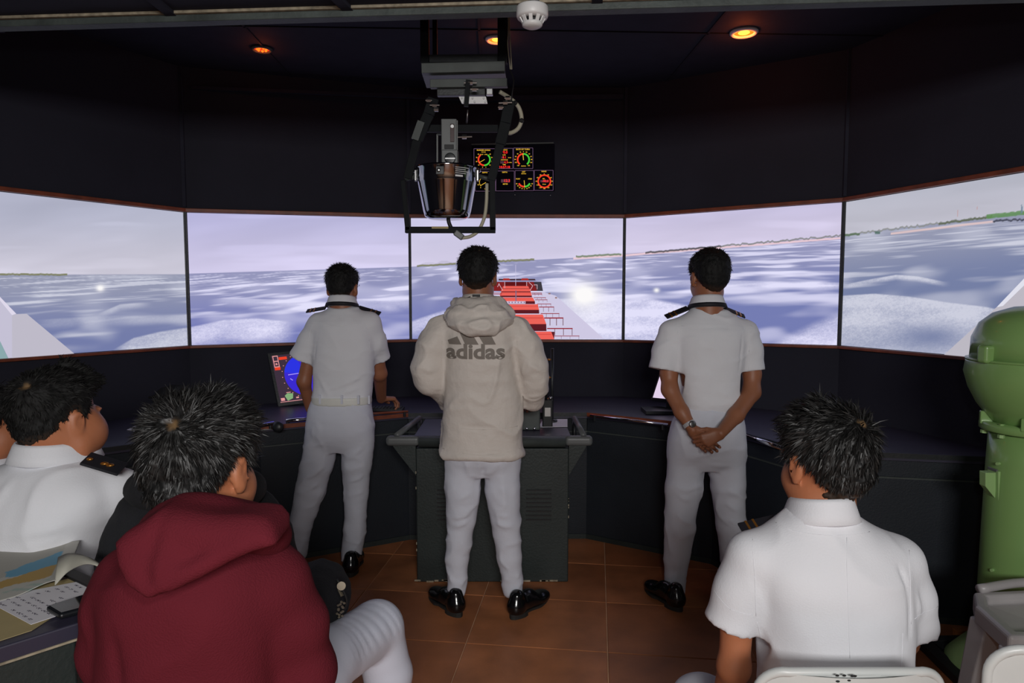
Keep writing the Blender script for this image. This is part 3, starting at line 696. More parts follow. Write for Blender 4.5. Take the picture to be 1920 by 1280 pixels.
# handrails along the worktop edge
def rail(p, q, nm='handrail', m='chrome', r=0.011, z=ZD + 0.012, back=0.03):
    a = Pz(*p, z); b = Pz(*q, z); mb = MB().tube([a, b], r, 12); o = mb.build(nm, M[m], t, smooth=True)
    for s in (0.06, 0.94):
        c = a + (b - a) * s; MB().tube([c, c + [0, 0.0, -0.03]], 0.008, 8).build('rail_foot', M['black'], t)
rail((400, 812), (513, 793)); rail((536, 789), (592, 784)); rail((1107, 778), (1252, 796), r=0.006); rail((1392, 813), (1470, 842), r=0.010)
rail((650, 778), (765, 771), m='rimred', r=0.007)
c = Pz(524, 795, ZD + 0.01); MB().lathe([(0.012, 0), (0.028, 0.004), (0.028, 0.022), (0.014, 0.03)], c - [0, 0.012, 0.012], 20, axis=(0, -1, 0.2)).build('corner_knob', M['black'], t, smooth=True)
# items lying on the left worktop
pp = [Pz(238, 806, ZD + 0.002), Pz(272, 814, ZD + 0.002), Pz(300, 800, ZD + 0.002), Pz(275, 788, ZD + 0.002)]
sh = MB().prism([p for p in pp], (0, 0, 0.002)).build('paper_sheet', M['paper'], loc=pp[0]); setp(sh, 'white paper sheet lying on the left console beside the dark bag', 'paper')
F_ = Field(0.012); bc = Pz(300, 792, ZD) ; bc = np.array([bc[0] - 0.13, bc[1] + 0.42, ZD])
F_.add(ell(bc + [0, 0, 0.06], (0.17, 0.12, 0.085)), 0.04).add(ell(bc + [0.14, -0.02, 0.05], (0.10, 0.08, 0.07)), 0.05).add(ell(bc + [-0.12, 0.0, 0.035], (0.09, 0.07, 0.045)), 0.05).cut(plane((0, 0, ZD + 0.003), (0, 0, -1)))
v, f2 = F_.mesh(lambda V: 0.012 * fbm(V * 9, 3)); ob = mobj('dark_bag', v, f2, M['blackcl'], smooth=True, loc=bc); setp(ob, 'slumped black bag on the left console below the leftmost screen', 'bag')
c = bc + [-0.09, -0.12, 0.09]; mb = MB().tube(curve_pts([bc + [-0.1, -0.07, 0.06], c, bc + [0.06, -0.1, 0.115]], 6), 0.006, 8); mb.build('strap', M['rubber'], ob, smooth=True)
MB().ball(bc + [-0.105, -0.085, 0.06], 0.007, 8).build('buckle', M['gold'], ob, smooth=True)

# radar display on the console, left
t = thing('radar_display', 'radar monitor with a blue circular scope beside the left standing officer', 'monitor', P(560, 756, 4.2))
TL, TR, BR, BL = P(508, 667, 4.30), P(607, 657, 4.42), P(612, 747, 4.36), P(526, 755, 4.22)
BR = BL + (TR - TL)
def bil(u, v): return (BL * (1 - u) + BR * u) * (1 - v) + (TL * (1 - u) + TR * u) * v
nn = np.cross(BR - BL, TL - BL); nn /= np.linalg.norm(nn)
if nn[1] > 0: nn = -nn
MB().hexa([bil(-.06, -.07) - nn * 0.05, bil(1.06, -.07) - nn * 0.05, bil(1.06, -.07) - nn * 0.004, bil(-.06, -.07) - nn * 0.004, bil(-.06, 1.07) - nn * 0.05, bil(1.06, 1.07) - nn * 0.05, bil(1.06, 1.07) - nn * 0.004, bil(-.06, 1.07) - nn * 0.004]).build('housing', M['black'], t, bevel=0.004)
mats = [emis('radar_bg', RGB(62, 48, 62)), emis('radar_blue', RGB(58, 42, 205)), emis('radar_red', RGB(232, 66, 40)), emis('radar_pink', RGB(220, 150, 150)), emis('radar_green', RGB(130, 170, 120)), emis('radar_line', RGB(180, 160, 250)), emis('radar_yel', RGB(240, 190, 70)), emis('radar_blue2', RGB(44, 52, 225))]
mb = MB(); lay = [0.0]
def rp(uv, mi):
    lay[0] += 0.0002; mb.m(mi); mb.add([bil(u, v) + nn * lay[0] for u, v in uv], [tuple(range(len(uv)))])
rp([(0, 0), (1, 0), (1, 1), (0, 1)], 0)
cx, cy, ru, rv_ = 0.57, 0.52, 0.40, 0.44
rp([(min(cx + ru * math.cos(a), 1), cy + rv_ * math.sin(a)) for a in np.linspace(0, 2 * math.pi, 49)[:-1]], 1)
rp([(cx + ru * math.cos(a), cy + rv_ * math.sin(a)) for a in np.linspace(1.9, 2.9, 14)] + [(cx, cy)], 7)
for a in np.linspace(0, 2 * math.pi, 25)[:-1]:
    x, y = cx + ru * 1.1 * math.cos(a), cy + rv_ * 1.1 * math.sin(a)
    if x < 0.98 and 0.02 < y < 0.97: rp([(x - .008, y - .008), (x + .008, y - .008), (x + .008, y + .008), (x - .008, y + .008)], 3)
rp([(0.24, 0.55), (0.62, 0.57), (0.62, 0.585), (0.24, 0.565)], 5); rp([(0.26, 0.47), (0.30, 0.43), (0.31, 0.44), (0.27, 0.48)], 5); rp([(0.46, 0.30), (0.53, 0.26), (0.535, 0.27), (0.465, 0.31)], 5)
rp([(0.02, 0.74), (0.12, 0.74), (0.12, 0.99), (0.02, 0.99)], 3); rp([(0.035, 0.76), (0.105, 0.76), (0.105, 0.86), (0.035, 0.86)], 0); rp([(0.035, 0.88), (0.105, 0.88), (0.105, 0.97), (0.035, 0.97)], 0); rp([(0.05, 0.79), (0.09, 0.79), (0.08, 0.83), (0.055, 0.83)], 3)
rp([(0.13, 0.89), (0.28, 0.89), (0.28, 0.95), (0.13, 0.95)], 2); rp([(0.02, 0.68), (0.12, 0.68), (0.13, 0.74), (0.02, 0.74)], 2)
rp([(0.10, 0.13), (0.14, 0.02), (0.24, 0.06), (0.26, 0.16), (0.16, 0.18)], 4); rp([(0.02, 0.03), (0.09, 0.03), (0.09, 0.09), (0.02, 0.09)], 3); rp([(0.30, 0.05), (0.35, 0.05), (0.35, 0.08), (0.30, 0.08)], 3); rp([(0.14, 0.185), (0.22, 0.185), (0.22, 0.20), (0.14, 0.20)], 3)
rp([(0.93, 0.84), (0.97, 0.84), (0.99, 0.95), (0.95, 0.96)], 6); rp([(0, 0), (1, 0), (1, 0.012), (0, 0.012)], 3)
mb.build('radar_picture', mats, t)
b = (BL + BR) / 2; MB().box((b[0], b[1] + 0.07, ZD + 0.006), (0.22, 0.16, 0.012)).box((b[0], b[1] + 0.08, (ZD + b[2]) / 2 + 0.03), (0.06, 0.03, b[2] - ZD + 0.05)).build('stand', M['black'], t, bevel=0.003)

# right monitor behind the right officer
t = thing('monitor', 'monitor with a pale lit screen mostly hidden behind the right standing officer', 'monitor', P(1262, 770, 4.0))
BL, BR, TR, TL = P(1224, 745, 4.10), P(1296, 752, 3.95), P(1300, 700, 3.98), P(1238, 702, 4.14)
TR = TL + (BR - BL)
nn = np.cross(BR - BL, TL - BL); nn /= np.linalg.norm(nn); nn = -nn if nn[1] > 0 else nn
MB().add([bil(0, 0), bil(1, 0), bil(1, 1), bil(0, 1)], [(0, 1, 2, 3)]).build('screen_picture', emis('pale_screen', RGB(226, 206, 232)), t)
MB().hexa([bil(-.04, -.1) - nn * 0.04, bil(1.05, -.1) - nn * 0.04, bil(1.05, -.1) - nn * 0.002, bil(-.04, -.1) - nn * 0.002, bil(-.04, 1.06) - nn * 0.04, bil(1.05, 1.06) - nn * 0.04, bil(1.05, 1.06) - nn * 0.002, bil(-.04, 1.06) - nn * 0.002]).build('housing', M['black'], t, bevel=0.003)
c = P(1262, 762, 3.98); MB().box((c[0], c[1] + 0.03, ZD + 0.012), (0.34, 0.16, 0.022)).box((c[0], c[1] + 0.06, ZD + 0.06), (0.05, 0.03, 0.1)).build('stand', M['black'], t, bevel=0.004)
# keyboard under left officer's hand
c = P(715, 769, 4.06); t = thing('keyboard', 'small dark keyboard under the left standing officer\'s hand', 'keyboard', (c[0], c[1], ZD))
mb = MB().box((c[0], c[1] + 0.02, ZD + 0.009), (0.26, 0.10, 0.014)); mb.build('key_base', M['black'], t, bevel=0.003)
mb = MB()
for i in range(12):
    for j in range(4): mb.box((c[0] - 0.11 + i * 0.02, c[1] - 0.015 + j * 0.022, ZD + 0.019), (0.016, 0.018, 0.006))
o = mb.build('keys', M['rubber'], t); o['kind'] = 'stuff'

# ---------------------------------------------------------------- steering console (centre)
t = thing('steering_console', 'dark centre steering console behind the man in the cream jacket', 'console', (-0.1, 3.7, 0)); YS = 3.49
aL = Pz(782, 1091, 0); aR = Pz(1066, 1095, 0); yb = aL[1]; xl, xr = aL[0], aR[0]; DP = 0.42; ZT = 0.765
MB().box(((xl + xr) / 2, yb + DP / 2, 0.35), (xr - xl, DP, 0.70 - 0.0)).build('cabinet', M['consoleg'], t, bevel=0.006)
mb = MB().box(((xl + xr) / 2, yb + DP / 2 + 0.02, ZT - 0.012), (xr - xl + 0.02, DP + 0.04, 0.024)); mb.build('top_panel', M['top'], t, bevel=0.004)
mb = MB().tube([(xl + 0.02, yb - 0.015, ZT - 0.028), (xr - 0.02, yb - 0.015, ZT - 0.028)], 0.026, 16); mb.build('front_roll', M['greybar'], t, smooth=True)
for sx, X, o1 in ((-1, xl, -0.13), (1, xr, 0.10)):
    q = [(X, yb + 0.0, 0.56), (X, yb, ZT - 0.05), (X + o1 * 0.9, yb, ZT - 0.05), (X + o1 * 0.8, yb, ZT - 0.07)]
    if sx > 0: q = q[::-1]
    MB().prism(q, (0, 0.03, 0)).build('side_bracket', M['consoleg'], t)
    MB().box((X + o1 / 2, yb + 0.01, ZT - 0.026), (abs(o1) + 0.04, 0.05, 0.05)).build('bracket_cap', M['bracket'], t, bevel=0.018, segs=4)
    MB().tube([(X + o1 * 0.75, yb + 0.01, ZT), (X + o1 * 0.62 + (0.05 if sx < 0 else 0), yb + 0.38, ZT + 0.02)], 0.015, 14).build('side_handrail', M['bracket'], t, smooth=True)
    MB().tube([(X + o1 * 0.62 + (0.05 if sx < 0 else 0), yb + 0.38, ZT + 0.02), (X + o1 * 0.62 + (0.05 if sx < 0 else 0), yb + 0.38, 0.60)], 0.012, 10).build('rail_post', M['black'], t, smooth=True)
for gx in (Pz(845, 950, 0.3)[0] * 0 + (850 - 960) / FPX * yb, (1000 - 960) / FPX * yb - 0.03):
    for k in range(8): MB().box((gx + 0.06 * (1 if gx > -0.1 else -0.4), yb - 0.001, 0.33 + k * 0.022), (0.13, 0.006, 0.007)).build('vent_slat', M['rubber'], t)
for k in range(14):
    xx = RNG.uniform(xl, xr); MB().box((xx, yb - 0.001, 0.004 + 0.008 * RNG.rand()), (0.02 + 0.03 * RNG.rand(), 0.003, 0.008)).build('worn_chip', M['worn'], t)
for k in range(9):
    MB().box((xl if k % 2 else xr, yb - 0.001, RNG.uniform(0.05, 0.6)), (0.004, 0.004, 0.012)).build('worn_chip', M['worn'], t)
# items on it
c = P(995, 798, 3.56); t2 = thing('control_box', 'dark grey control box beside the jacket cuff on the steering console', 'box', (c[0], c[1], ZT))
MB().box((c[0], c[1] + 0.05, ZT + 0.055), (0.10, 0.10, 0.108)).build('case', M['greybar'], t2, bevel=0.006)
for k in (-1, 1): MB().lathe([(0.007, 0), (0.007, 0.012), (0.003, 0.014)], (c[0] + k * 0.02, c[1] - 0.0, ZT + 0.012), 12, axis=(0, -1, 0)).build('knob', M['chrome'], t2, smooth=True)
c = P(1027, 790, 3.62); t2 = thing('handheld_radio', 'black handheld radio standing upright between control box and pink paper', 'radio', (c[0], c[1], ZT))
MB().box((c[0], c[1] + 0.03, ZT + 0.075), (0.055, 0.035, 0.15)).build('case', M['rubber'], t2, bevel=0.006)
MB().tube([(c[0] - 0.008, c[1] + 0.03, ZT + 0.15), (c[0] - 0.002, c[1] + 0.03, ZT + 0.36)], [0.008, 0.004], 10).build('antenna', M['rubber'], t2, smooth=True)
MB().lathe([(0.009, 0), (0.009, 0.014), (0.006, 0.016)], (c[0] + 0.016, c[1] + 0.03, ZT + 0.15), 12).build('volume_knob', M['steel'], t2, smooth=True)
MB().box((c[0], c[1] + 0.011, ZT + 0.085), (0.035, 0.004, 0.05)).build('speaker_grille', M['steel'], t2, bevel=0.002)
c = P(1035, 690, 3.80); t2 = thing('chart_lamp', 'thin black gooseneck pole with small lamps standing on the steering console', 'lamp', (c[0], 3.74, ZT))
MB().tube([(c[0], 3.78, ZT), (c[0], 3.78, 1.18)], 0.009, 10).build('pole', M['black'], t2, smooth=True)
MB().lathe([(0.03, 0), (0.03, 0.015), (0.012, 0.02)], (c[0], 3.78, ZT), 20).build('base', M['black'], t2, smooth=True)
for z in (0.90, 1.02, 1.12): MB().ball((c[0] - 0.018, 3.765, z), (0.012, 0.01, 0.006), 8).build('button', M['gold'], t2, smooth=True)
q = [Pz(1010, 801, ZT + 0.003), Pz(1064, 800, ZT + 0.003), Pz(1064, 786, ZT + 0.003), Pz(1018, 786, ZT + 0.003)]
o = MB().prism(q, (0, 0, 0.002)).build('paper_sheet', M['paper'], loc=q[0]); setp(o, 'sheet of paper lying on the steering console right of the radio', 'paper')

# ---------------------------------------------------------------- overhead instrument display
YI = 4.62; t = thing('instrument_display', 'hanging display of red, green and yellow ship gauges above the centre screen', 'display', P(962, 358, YI))
def ip(x, y, off=0.0): return P(x, y, YI - off)
q = [ip(885, 359), ip(1040, 357), ip(1040, 270), ip(885, 272)]
MB().prism(q, (0, 0.035, 0)).build('panel', mat('display_glass', RGB(16, 14, 24), 0.8, spec=0.05), t)
MB().bar(ip(884, 271, .004), ip(1038, 268, .004), 0.012, 0.008).build('top_frame', M['greybar'], t)
G_R = emis('gauge_red', RGB(235, 60, 36), 1.1); G_G = emis('gauge_green', RGB(70, 200, 60), 1.0); G_Y = emis('gauge_yellow', RGB(240, 190, 60), 1.0); G_P = emis('gauge_outline', RGB(120, 92, 124), 0.8); G_D = emis('gauge_digit', RGB(250, 44, 40), 1.2); G_B = emis('digit_window', RGB(78, 50, 62), 1.0)
ci = lambda x, y: (860 + x / 9.6, 250 + y / 9.6)
mpp = YI / FPX
class Ga:
    def __init__(s, name): s.mb = MB(); s.name = name; s.k = 0
    def poly(s, pts, mi):
        s.k += 1; s.mb.m(mi); q = [ip(*ci(x, y), off=0.002 + s.k * 0.00003) for x, y in pts]; s.mb.add(q, [tuple(range(len(q)))])
    def rect(s, x0, y0, x1, y1, mi): s.poly([(x0, y0), (x1, y0), (x1, y1), (x0, y1)], mi)
    def ln(s, x0, y0, x1, y1, wd, mi):
        L = math.hypot(x1 - x0, y1 - y0); a, b = (y1 - y0) / L * wd / 2, -(x1 - x0) / L * wd / 2
        s.poly([(x0 + a, y0 + b), (x1 + a, y1 + b), (x1 - a, y1 - b), (x0 - a, y0 - b)], mi)
    def arc(s, cx, cy, r0, r1, a0, a1, mi, n=22):     # degrees, clockwise from top
        A = np.radians(np.linspace(a0, a1, n))
        for u, v in zip(A[:-1], A[1:]):
            s.poly([(cx + r0 * math.sin(u), cy - r0 * math.cos(u)), (cx + r1 * math.sin(u), cy - r1 * math.cos(u)), (cx + r1 * math.sin(v), cy - r1 * math.cos(v)), (cx + r0 * math.sin(v), cy - r0 * math.cos(v))], mi)
    def text(s, txt, x, y, h, mi):
        V, F = text_mesh(txt, 1.0, 0.02); s.k += 1; s.mb.m(mi); sc = h / 9.6 * mpp * 1.35
        c = ip(*ci(x, y), off=0.004); s.mb.add(np.stack([c[0] + V[:, 0] * sc, np.full(len(V), c[1]), c[2] + V[:, 1] * sc], 1), F)
    def border(s, x0, y0, x1, y1):
        for a in ((x0, y0, x1, y0), (x1, y0, x1, y1), (x1, y1, x0, y1), (x0, y1, x0, y0)): s.ln(*a, 7, 3)
    def build(s, t): return s.mb.build(s.name, [G_R, G_G, G_Y, G_P, G_D, G_B], t)
g_ = Ga('rudder_gauge'); g_.border(275, 275, 660, 640); g_.text('RUDDER ANGLE', 447, 302, 24, 2); g_.text('degrees', 447, 334, 18, 2); g_.text('PORT   STBD', 452, 380, 17, 2)
g_.arc(460, 470, 90, 118, 180, 322, 0); g_.arc(460, 470, 90, 118, 38, 180, 1); g_.ln(368, 527, 468, 468, 9, 2)
for a, tx in ((-48, '45'), (48, '45'), (-75, '30'), (75, '30'), (-105, '20'), (105, '20'), (-135, '10'), (135, '10'), (-168, '0'), (168, '5')): g_.text(tx, 460 + 142 * math.sin(math.radians(a)), 470 - 142 * math.cos(math.radians(a)), 20, 2)
g_.build(t)
g_ = Ga('data_readout'); g_.border(680, 268, 975, 632)
for y, tx in ((298, 'HEADING'), (388, 'LOG'), (476, 'DISTANCE'), (562, 'TIME')): g_.text(tx, 818, y, 20, 2)
g_.text('270.0', 810, 342, 46, 4); g_.rect(765, 412, 800, 450, 5); g_.text('8.1', 826, 432, 40, 4); g_.rect(750, 500, 815, 542, 5); g_.text('4.3', 852, 520, 40, 4); g_.text('10:57:18', 825, 608, 42, 4); g_.text('knots', 917, 435, 18, 2); g_.text('n.miles', 922, 522, 18, 2); g_.build(t)
g_ = Ga('rate_of_turn_gauge'); g_.border(990, 262, 1335, 632); g_.text('RATE OF TURN', 1155, 288, 26, 2); g_.text('deg/min', 1167, 586, 20, 2)
g_.arc(1165, 472, 90, 118, -142, 0, 0); g_.arc(1165, 472, 90, 118, 0, 142, 1); g_.ln(1156, 365, 1167, 480, 12, 2)
for k, a in enumerate((-140, -112, -90, -68, -45, -22, 0, 22, 45, 68, 90, 112, 140)): g_.text(str(abs(k - 6) * 20), 1165 + 148 * math.sin(math.radians(a)), 470 - 142 * math.cos(math.radians(a)), 20, 2)
g_.build(t)
g_ = Ga('depth_dial'); g_.border(300, 682, 660, 1040); g_.text('DEPTH', 470, 706, 22, 2); g_.arc(470, 880, 92, 100, 225, 320, 2); g_.ln(400, 935, 490, 882, 9, 2)
for x, y, tx in ((345, 860, '40'), (352, 924, '20'), (395, 975, '0'), (476, 996, 'm'), (640, 855, '80'), (640, 918, '99')): g_.text(tx, x, y, 20, 2)
g_.build(t)
g_ = Ga('depth_readout'); g_.border(670, 676, 1000, 1035); g_.text('DEPTH', 828, 700, 22, 2); g_.rect(762, 825, 920, 882, 5); g_.text('12.3', 868, 852, 50, 4); g_.text('METER', 840, 912, 22, 2); g_.build(t)
g_ = Ga('list_gauge'); g_.border(1018, 668, 1350, 1030); g_.text('LIST', 1170, 692, 24, 2); g_.text('degrees', 1170, 724, 20, 2); g_.text('PORT', 1070, 820, 22, 2); g_.text('STBD', 1284, 820, 22, 2)
g_.arc(1182, 850, 95, 124, 180, 244, 0); g_.arc(1182, 850, 95, 124, 116, 180, 1); g_.ln(1178, 845, 1190, 968, 10, 2)
for k, a in enumerate((112, 129, 146, 163, 180, 197, 214, 231, 248)): g_.text(str(abs(k - 4) * 10), 1182 + 150 * math.sin(math.radians(a)), 850 - 150 * math.cos(math.radians(a)), 20, 2)
g_.build(t)
g_ = Ga('wind_gauge'); g_.border(1362, 664, 1700, 1025); g_.text('WIND', 1534, 686, 24, 2); g_.arc(1542, 862, 98, 124, 0, 360, 0, 44); g_.text('REL.', 1534, 816, 20, 2); g_.rect(1468, 838, 1618, 880, 5); g_.text('-90.0', 1560, 860, 44, 4); g_.text('knots', 1540, 914, 20, 2)
for k in range(12): a = k * 30; g_.text(str(a if a <= 180 else a - 360), 1540 + 142 * math.sin(math.radians(a)), 862 - 132 * math.cos(math.radians(a)), 20, 2)
g_.build(t)
for x, y in ((1012, 1106), (1650, 1112)): MB().ball(ip(*ci(x, y), off=-0.03), 0.006, 8).build('screw', M['steel'], t, smooth=True)

# ---------------------------------------------------------------- hanging gyro repeater
YG = 2.90; mg = YG / FPX; t = thing('hanging_gyro_repeater', 'polished bowl compass repeater in a black yoke hanging from the ceiling', 'compass repeater', P(862, 100, YG))
g = lambda x, y, dy=0.0: P(x, y, YG + dy)
for x, dy in ((797, 0.0), (941, 0.0), (816, 0.28), (948, 0.28)):
    a = g(x, 120, dy); MB().bar((a[0], a[1], a[2]), (a[0], a[1], ZC - 0.001), 0.035 if dy == 0 else 0.02, 0.03).build('hanger_post', M['yoke'], t, bevel=0.002)
MB().bar(g(790, 112, 0.02), g(950, 110, 0.02), 0.03, 0.03).build('hanger_plate', M['black'], t)
MB().bar(g(791, 130, -0.03), g(947, 126, -0.03), 0.035, 0.040).build('front_bar', M['greybar'], t, bevel=0.002)
MB().hexa([g(791, 138, -.03), g(947, 134, -.03), g(952, 165, .22), g(800, 165, .22), g(791, 136, -.03), g(947, 132, -.03), g(952, 163, .22), g(800, 163, .22)]).build('base_tray', M['black'], t)
MB().bar(g(807, 158, 0.02), g(951, 156, 0.02), 0.03, 0.034).build('cross_bar', M['greybar'], t, bevel=0.002)
MB().bar(g(820, 174, 0.05), g(910, 173, 0.05), 0.03, 0.030).build('lower_bar', M['black'], t, bevel=0.002)
q = [g(860, 181), g(911, 181), g(914, 194), g(866, 194)]; MB().prism(q[::-1], (0, 0.008, 0)).build('connector_plate', M['whitepl'], t)
for x, y in ((866, 184), (886, 184), (907, 184), (870, 191), (890, 191), (910, 191)): MB().ball(g(x, y, -0.004), 0.0035, 6).build('bolt', M['steel'], t)
MB().box(g(918, 173), (0.028, 0.03, 0.026)).build('terminal_box', M['steel'], t, bevel=0.003)
MB().bar(g(878, 150, -0.03), g(874, 200, -0.02), 0.018, 0.02).build('centre_strut', M['yoke'], t)
MB().tube([g(877, 206, -0.0), g(875, 232, 0.02)], 0.003, 8).build('centre_rod', M['steel'], t, smooth=True)
for a, b in (((870, 155), (894, 155)), ((882, 167), (897, 167)), ((806, 197), (824, 197)), ((798, 188), (810, 188)), ((814, 205), (822, 205)), ((935, 193), (960, 192)), ((934, 201), (944, 201)), ((946, 184), (958, 184)), ((856, 257), (885, 256))):
    p, q = g(*a, -0.03), g(*b, -0.03); mb = MB().tube([p, q], 0.004, 8); m_ = (p + q) / 2
    mb.tube([m_ - [0.009, 0, 0], m_ + [0.009, 0, 0]], 0.0095, 6); mb.build('pivot_bolt', M['steel'], t)
for pts in ([(813, 184), (804, 214), (782, 262), (764, 335)], [(956, 188), (948, 230), (938, 270), (921, 338)]):
    for k in range(3): MB().bar(g(*pts[k], -0.01), g(*pts[k + 1], -0.01), 0.010, 0.046 if k < 2 else 0.036, up=(1, 0, 0)).build('yoke_arm', M['yoke'], t, bevel=0.002)
MB().bar(g(800, 241, 0.03), g(934, 241, 0.03), 0.02, 0.030).build('yoke_brace', M['yoke'], t, bevel=0.002)
ct = MB(); ct.bar(g(790, 228, -0.02), g(778, 262, -0.02), 0.012, 0.03, up=(1, 0, 0)); ct.build('frayed_tape', M['greybar'], t)
yk = [(756, 338), (765, 432), (924, 432), (923, 334)]
MB().bar(g(*yk[0]), g(*yk[1]), 0.020, 0.028).build('yoke_side', M['yoke'], t, bevel=0.002)
MB().bar(g(yk[1][0] - 5, 431), g(yk[2][0] + 5, 431), 0.028, 0.026).build('yoke_bottom', M['yoke'], t, bevel=0.002)
MB().bar(g(*yk[3]), g(*yk[2]), 0.024, 0.028).build('yoke_side', M['yoke'], t, bevel=0.002)
MB().box(g(825, 426.5, -0.016), (0.07, 0.002, 0.009)).build('yoke_label', M['charty'], t)
bc = g(838, 328); 
W = lambda px: px * mg
prof = [(W(2), W(-80)), (W(34), W(-80)), (W(41), W(-76)), (W(44), W(-66)), (W(54), W(-16)), (W(55), W(-14)), (W(55), W(8)), (W(57), W(10)), (W(57), W(13)), (W(50), W(14)), (W(2), W(14))]
MB().lathe(prof, bc, 72).build('bowl', M['bowl'], t, smooth=True)
for sx in (-1, 1):
    c = bc + [sx * W(58), 0, W(8)]; MB().ball(c, (W(5), W(6), W(4)), 12).build('rim_lug', M['chrome'], t, smooth=True)
    MB().box(bc + [sx * W(57), -0.01, W(-2)], (W(4), 0.02, W(20))).build('clamp_plate', M['steel'], t, bevel=0.002)
    MB().tube([bc + [sx * W(58), 0, W(-2)], g(760 if sx < 0 else 920, 336)], 0.009, 10).build('gimbal_pin', M['greybar'], t, smooth=True)
MB().box(bc + [W(-7), -W(56), W(-1)], (W(14), 0.004, W(14))).build('latch_plate', M['black'], t, bevel=0.001)
MB().lathe([(0.008, 0), (0.008, 0.006), (0.003, 0.007)], bc + [W(-9), -W(57.5), W(-1)], 14, axis=(0, -1, 0)).build('latch_screw', M['steel'], t, smooth=True)
lb = MB()
for k in range(5):
    a0 = 0.36 + 0.0; a1 = 0.86 - 0.12 * (k % 2)
    A = np.linspace(a0, a1, 7); z = W(6 - k * 3.4); r = W(56)
    if k == 4: A = np.linspace(a0, 0.62, 4)
    Q = []
    for a in A: Q += [bc + [r * math.sin(a), -r * math.cos(a), z], bc + [r * math.sin(a), -r * math.cos(a), z - W(1.0 if k < 4 else 3.2)]]
    lb.add(Q, [(2 * j, 2 * j + 1, 2 * j + 3, 2 * j + 2) for j in range(len(A) - 1)])
lb.build('maker_label', M['whitepl'], t)
MB().box(g(842.5, 255, -0.02), (W(28), 0.04, W(58))).build('mount_plate', M['bracket'], t, bevel=0.003)
MB().box(g(848, 249, -0.043), (W(7), 0.004, W(32))).build('scale_window', mat('dark_red_window', RGB(52, 18, 18), 0.3), t, bevel=0.001)
MB().lathe([(0.007, 0), (0.007, 0.004), (0.002, 0.004)], g(848, 237, -0.043), 14, axis=(0, -1, 0)).build('scale_screw', M['steel'], t)
MB().box(g(842, 275, -0.0415), (W(17), 0.004, W(8))).build('slot', M['rubber'], t, bevel=0.0015)
MB().box(g(844, 297, -0.03), (W(30), 0.05, W(28))).build('pivot_block', M['bracket'], t, bevel=0.004)
MB().lathe([(W(10), 0), (W(10), 0.004), (W(8.5), 0.005), (0.001, 0.005)], g(844, 297, -0.056), 28, axis=(0, -1, 0)).build('pivot_disc', M['black'], t, smooth=True)
MB().box(g(844, 297, -0.064), (W(18), 0.004, W(2))).build('disc_bar', M['steel'], t)
MB().bar(g(820, 252, 0.03), g(820, 304, 0.03), 0.006, 0.006).bar(g(820, 252, 0.03), g(829, 252, 0.0), 0.006, 0.006).bar(g(829, 226, -.03), g(829, 284, -.03), 0.006, 0.008).bar(g(857, 226, -.03), g(857, 284, -.03), 0.006, 0.008).build('guard_wire', M['bracket'], t)
MB().tube(curve_pts([g(840, 405), g(842, 418), g(848, 430), g(855, 438)], 5), 0.0085, 10).build('cable_boot', M['rubber'], t, smooth=True)
MB().bar(g(853, 435, -0.005), g(868, 446, -0.005), 0.024, 0.026).build('cable_connector', M['bracket'], t, bevel=0.004)
MB().tube(curve_pts([g(866, 446), g(882, 443), g(897, 432), g(908, 408), g(912, 380), g(913, 344)], 8), 0.0075, 10).build('cable', M['cable'], t, smooth=True)
MB().tube(curve_pts([g(937, 172), g(956, 184, .03), g(972, 200, .03), g(978, 222, .03), g(972, 240, .03), g(958, 249, .02), g(947, 247)], 8), 0.0085, 10).build('cable', M['cable'], t, smooth=True)
for p in ((966, 193), (978, 226), (957, 249)): MB().ball(g(*p, 0.025), 0.0105, 8).build('cable_tie', M['rubber'], t)
for dx in (0, 2.5): MB().tube(curve_pts([V3(g(952 + dx, 90, .05)[0], YG + .05, ZC - 0.001), g(953 + dx, 50, .05), g(952 + dx * 2, 85, .05), g(957 + dx, 130, .05)], 6), 0.0028, 6).build('wire', M['cable'], t, smooth=True)
MB().tube(curve_pts([g(956, 131, .05), g(963, 150, .02), g(960, 178, 0), g(957, 215, 0)], 6), 0.003, 6).build('wire', M['rubber'], t, smooth=True)

# ---------------------------------------------------------------- green binnacle
YB = 2.56; mbn = YB / FPX; cxb = (1946 - 960) * mbn; t = thing('binnacle', 'green painted steel binnacle with domed head at the right edge', 'binnacle', (cxb, YB, 0))
zb = lambda y: P(1946, y, YB)[2]
c0 = np.array([cxb, YB, 0.0]); R_ = lambda px: px * mbn * 0.935
D = [(R_(2), zb(572)), (R_(40), zb(575)), (R_(75), zb(587)), (R_(98), zb(606)), (R_(110), zb(634)), (R_(112), zb(674))]
MB().lathe(D, c0, 72).build('dome', M['green'], t, smooth=True)
MB().lathe([(R_(113), zb(676)), (R_(118), zb(678)), (R_(118), zb(680)), (R_(121), zb(700)), (R_(112), zb(730)), (R_(96), zb(760)), (R_(72), zb(790)), (R_(60), zb(796))], c0, 72).build('bowl_housing', M['green'], t, smooth=True)
MB().lathe([(R_(112.5), zb(673)), (R_(119), zb(673)), (R_(119), zb(677.5)), (R_(112), zb(677.5))], c0, 72).build('seam_ring', M['green'], t, smooth=True)
for a in (math.pi + 0.18, math.pi * 1.5 + 0.6, 0.5, 1.8):
    c = c0 + [R_(116) * math.cos(a), R_(116) * math.sin(a), zb(662)]; MB().box(c, (R_(24), R_(24), R_(36)), np.array(Matrix.Rotation(a, 3, 'Z'))).build('clamp_lug', M['green'], t, bevel=0.012, segs=4)
MB().lathe([(R_(50), zb(792)), (R_(88), zb(793)), (R_(89), zb(797)), (R_(89), zb(806)), (R_(87), zb(808)), (R_(50), zb(809))], c0, 72).build('flange', M['green'], t, smooth=True).data
